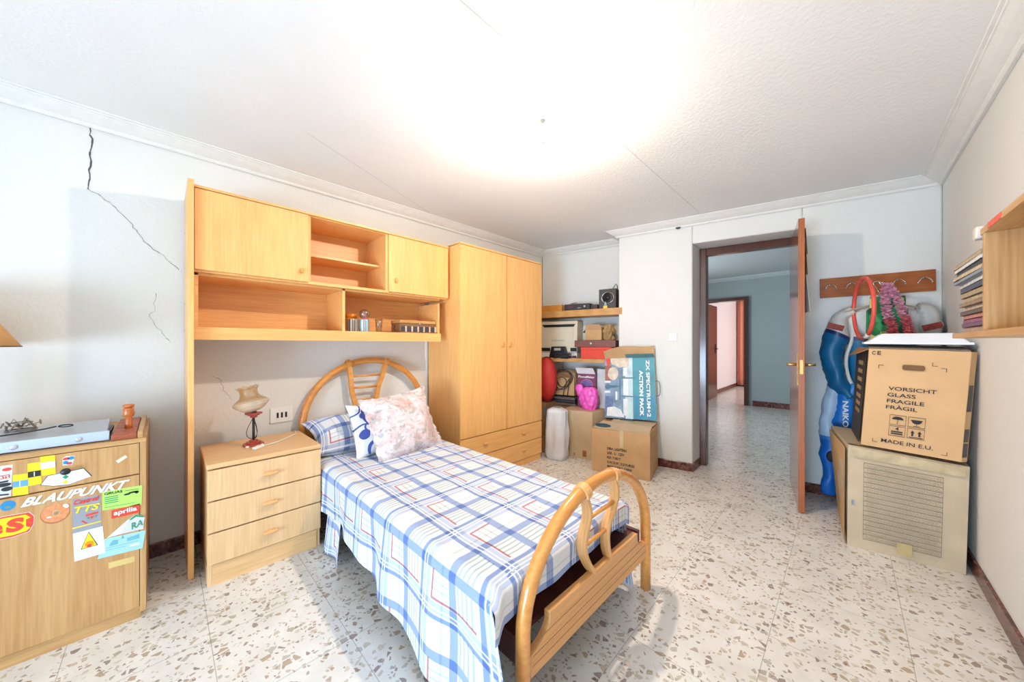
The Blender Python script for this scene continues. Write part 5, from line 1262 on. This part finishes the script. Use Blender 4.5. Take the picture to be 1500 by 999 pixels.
obj('blue_mark', MB().add(rect(.03, .055, .42, .47), [(0, 1, 2, 3)]), plain('mark_blue', (130, 142, 170), .8), t)
sd = MB().add([quad(side, u, v)+ns*.012 for u, v in ((.02, .02), (.985, .02), (.985, .97), (.02, .97))], [(0, 1, 2, 3)])
obj('side_face', sd, plain('card_tan', (206, 168, 116), .8, var=.05, vs=8), t)
top = [Vector(p) for p in b1]
obj('tape_strip', MB().add([quad(top, u, v)+Vector((0, 0, .008)) for u, v in ((.0, .02), (.98, .02), (.98, .10), (.0, .10))], [(0, 1, 2, 3)]), MC['tape_tan'], t)

t = thing('carton', 'upright tan box printed VORSICHT GLASS FRAGILE on top of the big carton', 'cardboard box', (0, 0, 0))
u0 = [(.062, 2.815, .596), (.418, 2.835, .574), (.436, 3.22, .574), (.034, 3.20, .602)]
u1 = [(.095, 2.810, 1.148), (.444, 2.800, 1.135), (.462, 3.20, 1.135), (.060, 3.20, 1.150)]
TANB = plain('box_tan_card', (214, 172, 124), .8, var=.03, vs=6)
obj('body', boxgrid(u0+u1, 10, .006, 8), TANB, t, weld=True)
q = [Vector(u0[0]), Vector(u0[1]), Vector(u1[1]), Vector(u1[0])]; nf = Vector((-.02, -1, 0))
E_ = .0105
def R_(u0_, u1_, v0, v1, e=.0105): v0, v1 = 1-v1, 1-v0; return [onq(q, u0_, v0, e), onq(q, u1_, v0, e), onq(q, u1_, v1, e), onq(q, u0_, v1, e)]
for s_, a, b_2, v in (('VORSICHT', .245, .725, .405), ('GLASS', .240, .530, .468), ('FRAGILE', .240, .618, .530), ('FRÀGIL', .235, .558, .592), ('MADE IN E.U.', .215, .735, .935)):
    lettering(s_, R_(a, b_2, v-(.037 if s_ != 'FRÀGIL' else .045), v), INK, t, bold=.01)
lettering('C', R_(.035, .075, .022, .060), INK, t); lettering('E', R_(.095, .135, .022, .060), INK, t)
ic = MB()
def line4(u0_, u1_, v0, v1): ic.add(R_(u0_, u1_, v0, v1), [(0, 1, 2, 3)])
w = .004
def fl_(): 
    global ic
    if ic.v: obj('symbol', ic, INK, t)
    ic = MB()
for (a, b_2) in ((.285, .455), (.475, .645)):
    for (v0, v1) in ((.645, .745), (.755, .855)):
        fl_()
        line4(a, b_2, v0, v0+w); line4(a, b_2, v1-w, v1); line4(a, a+w, v0, v1); line4(b_2-w, b_2, v0, v1)
def pol(pts, e=.0105): ic.add([onq(q, u, 1-v, e) for u, v in pts], [tuple(range(len(pts)))])
fl_(); pol([(.31+.06*(1-math.cos(PI*k/10)), .690-.030*math.sin(PI*k/10)) for k in range(11)]); line4(.368, .374, .688, .725); line4(.36, .374, .722, .728)
fl_(); pol([(.50, .672), (.62, .672), (.60, .700), (.575, .710), (.545, .710), (.52, .700)]); line4(.558, .563, .71, .73); line4(.53, .595, .730, .735)
fl_(); line4(.31, .43, .805, .817); line4(.31, .43, .825, .837)
fl_()
for a in (.505, .575): pol([(a, .800), (a+.022, .775), (a+.044, .800)]); line4(a+.012, a+.032, .800, .830)
line4(.495, .63, .838, .845)
for (a, v, su, sv) in ((.12, .16, 1, 1), (.80, .16, -1, 1), (.12, .945, 1, -1), (.87, .965, -1, -1), (.66, .145, 1, -1)):
    fl_(); x0, x1 = sorted((a, a+.055*su)); y0, y1 = sorted((v, v+.004*sv)); line4(x0, x1, y0, y1); x0, x1 = sorted((a, a+.006*su)); y0, y1 = sorted((v, v+.035*sv)); line4(x0, x1, y0, y1)
fl_()
lettering('4', R_(.352, .388, .765, .797), INK, t)
hh = MB(); pts = [(.39+.022*math.cos(a), .172+.026*math.sin(a)) for a in (PI/2+PI*k/8 for k in range(9))]+[(.575+.022*math.cos(a), .172+.026*math.sin(a)) for a in (-PI/2+PI*k/8 for k in range(9))]
hh.add([onq(q, u, 1-v, .0108) for u, v in pts], [tuple(range(len(pts)))])
obj('hand_hole', hh, plain('hole_brown', (122, 90, 58), .9), t)
# printed black left side, folded right edge
sideq = [Vector(u0[3]), Vector(u0[0]), Vector(u1[0]), Vector(u1[3])]; nl = Vector((-.995, -.06, 0))
lf_ = obj('side_face', MB().add([quad(sideq, u, v)+nl*.008 for u, v in ((.0, .01), (.995, .01), (.995, .99), (.0, .99))], [(0, 1, 2, 3)]), plain('print_black', (58, 54, 52), .6, var=.1), t)
gm = MB()
for v in (.30, .38, .46, .55, .64, .73, .82):
    gm.add([quad(sideq, u, vv)+nl*.0095 for u, vv in ((.35, v), (.80, v), (.80, v+.045), (.35, v+.045))], [(0, 1, 2, 3)])
obj('side_print', gm, plain('print_gold', (168, 138, 92), .6, var=.1), t)
rs = [Vector(u0[1]), Vector(u0[1])+Vector((.020, .020, .002)), Vector(u1[1])+Vector((.022, .030, -.002)), Vector(u1[1])]
obj('folded_edge', MB().add(rs, [(0, 1, 2, 3)]), CARD, t, solid=.004)
for v0, v1 in ((.04, .17), (.18, .30), (.46, .70)):
    obj('edge_print', MB().add([quad(rs, u, v)+Vector((0, -.003, 0)) for u, v in ((.1, v0), (.98, v0), (.98, v1), (.1, v1))], [(0, 1, 2, 3)]), plain('print_grey', (92, 84, 80), .7), t)
tq4 = [Vector(p) for p in u1]
obj('flap', MB().add([quad(tq4, .02, 0)+Vector((0, 0, .004)), quad(tq4, .0, 1)+Vector((0, 0, .004)), Vector((.015, 3.16, 1.100)), Vector((.045, 2.84, 1.118))], [(0, 1, 2, 3)]), CARDD, t, solid=.004)
obj('flap', MB().add([quad(tq4, .0, .02)+Vector((0, 0, .004)), quad(tq4, 1, .02)+Vector((0, 0, .004)), quad(tq4, .98, .45)+Vector((0, 0, .022)), quad(tq4, .04, .45)+Vector((0, 0, .022))], [(0, 1, 2, 3)]), plain('flap_grey', (136, 124, 110), .8), t, solid=.004)

t = thing('foam_tray', 'white foam tray lying upside down on the tan box', 'tray', (0, 0, .008))
obj('shell', MB().hexa([(.085, 2.86, 1.176), (.452, 2.84, 1.172), (.462, 3.16, 1.176), (.085, 3.18, 1.178), (.150, 2.90, 1.226), (.405, 2.885, 1.224), (.42, 3.12, 1.226), (.145, 3.12, 1.226)]), plain('foam_white', (230, 232, 236), .5, var=.01), t, bevel=.006)
obj('rim', MB().hexa([(.075, 2.85, 1.166), (.460, 2.83, 1.161), (.470, 3.17, 1.166), (.075, 3.19, 1.166), (.075, 2.85, 1.178), (.460, 2.83, 1.174), (.470, 3.17, 1.178), (.075, 3.19, 1.180)]), MC['foam_white'], t, bevel=.003)

# ------------------------------------------------------------ wall shelf with magazines (right edge)
t = thing('wall_shelf', 'oak box shelf fixed on the right wall beside the magazines', 'shelf', (0, 0, 0))
obj('top_board', MB().box(.280, RW-.001, 1.02, 1.735, 1.488, 1.506), OAKY, t, bevel=.001)
obj('bottom_board', MB().box(.280, RW-.001, 1.02, 2.03, 1.193, 1.211), OAKY, t, bevel=.001)
obj('side_panel', MB().box(.281, RW-.001, 1.630, 1.648, 1.211, 1.488), OAK, t, bevel=.001)
obj('side_panel', MB().box(.281, RW-.001, 1.02, 1.038, 1.211, 1.488), OAK, t, bevel=.001)
obj('clip', MB().box(.272, .300, 1.665, 1.700, 1.480, 1.516), plain('clip_white', (206, 200, 190), .5), t, bevel=.004)
obj('red_label', MB().box(.2785, .280, 1.475, 1.585, 1.489, 1.505), plain('label_red', (216, 92, 66), .5, var=.15, vs=120), t)
cols = [(178, 160, 128), (214, 216, 214), (60, 66, 70), (196, 180, 150), (140, 150, 160), (206, 208, 212), (78, 88, 104), (170, 150, 120), (186, 168, 134), (150, 128, 104), (196, 176, 150), (104, 92, 82), (190, 126, 112), (150, 96, 116), (120, 88, 110), (176, 150, 132)]
names = ['tan', 'white', 'black', 'beige', 'grey', 'pale grey', 'dark blue', 'brown-paper', 'sand-coloured', 'faded brown', 'cream', 'dark brown', 'salmon', 'plum', 'purple', 'light brown']
ordw = ['topmost', 'second from the top', 'third from the top', 'fourth from the top', 'fifth from the top', 'sixth from the top', 'seventh from the top', 'eighth from the top', 'eighth from the bottom', 'seventh from the bottom', 'sixth from the bottom', 'fifth from the bottom', 'fourth from the bottom', 'third from the bottom', 'second from the bottom', 'lowest']
random.seed(4); z = 1.2115; th = [random.uniform(.0125, .0185) for _ in cols]
PAGES = plain('page_edges', (206, 196, 176), .8, var=.12, vs=300)
for i in range(15, -1, -1):
    h = th[i]; yend = 2.0-.03*(i/15)+random.uniform(-.015, .015); x0 = .294-.012*(i < 5)+random.uniform(-.006, .008)
    t = thing('magazine', '%s magazine, %s of the stack beside the oak wall shelf' % (names[i], ordw[i]), 'magazine', (x0, 1.655, z), random.uniform(-.012, .012), 'magazines stacked on the wall shelf')
    m = plain('cover_%d' % i, cols[i], .45, var=.12, vs=30)
    W3 = RW-.008-x0-.012
    obj('pages', MB().box(.003, W3, .003, yend-1.655-.003, .0015, h-.0025), PAGES, t)
    obj('cover', MB().box(0, W3+.002, 0, yend-1.655, h-.0025, h-.0005).box(0, .0025, 0, yend-1.655, 0, h-.0005).box(0, W3+.002, 0, yend-1.655, 0, .0015), m, t)
    z += h

# ------------------------------------------------------------ light
def area(name, loc, rot, sx_, sy_, power, col):
    l = bpy.data.lights.new(name, 'AREA'); l.shape = 'RECTANGLE'; l.size = sx_; l.size_y = sy_; l.energy = power; l.color = col
    o = bpy.data.objects.new(name, l); C.objects.link(o); o.location = loc; o.rotation_euler = rot; return o
area('daylight_window', ((W0+W1)/2, FW-.25, (WZ0+WZ1)/2), (PI/2, 0, 0), 1.55, 1.05, 200, (.64, .82, 1.0))
area('hall_fill', (-2.7, 5.8, 1.5), (PI/2, 0, -PI/2), 1.6, 1.6, 40, (.86, .93, 1.0))  # added area lamp standing in for hall daylight; no opening is built there
area('daylight_far', (.7, 10.0, 1.4), (PI/2, 0, PI/2), 1.8, 1.8, 58, (1.0, .93, .92))
w = bpy.data.worlds.new('world'); bpy.context.scene.world = w; w.use_nodes = True
bg = w.node_tree.nodes['Background']; bg.inputs[0].default_value = (.60, .78, 1.0, 1); bg.inputs[1].default_value = 1.0

# ------------------------------------------------------------ camera
cam = bpy.data.cameras.new('camera'); co = bpy.data.objects.new('camera', cam); C.objects.link(co)
cam.sensor_width = 36; cam.lens = 12; cam.shift_y = 5.5/1500; cam.clip_start = .02
co.location = (0, 0, 1.17); co.rotation_euler = (PI/2, 0, math.atan(489/500))
sc = bpy.context.scene; sc.camera = co
sc.view_settings.view_transform = 'Standard'; sc.view_settings.look = 'None'; sc.view_settings.exposure = .06; sc.view_settings.gamma = 1
sc.cycles.use_denoising = True; sc.cycles.max_bounces = 8; sc.cycles.diffuse_bounces = 5; sc.cycles.sample_clamp_indirect = 8
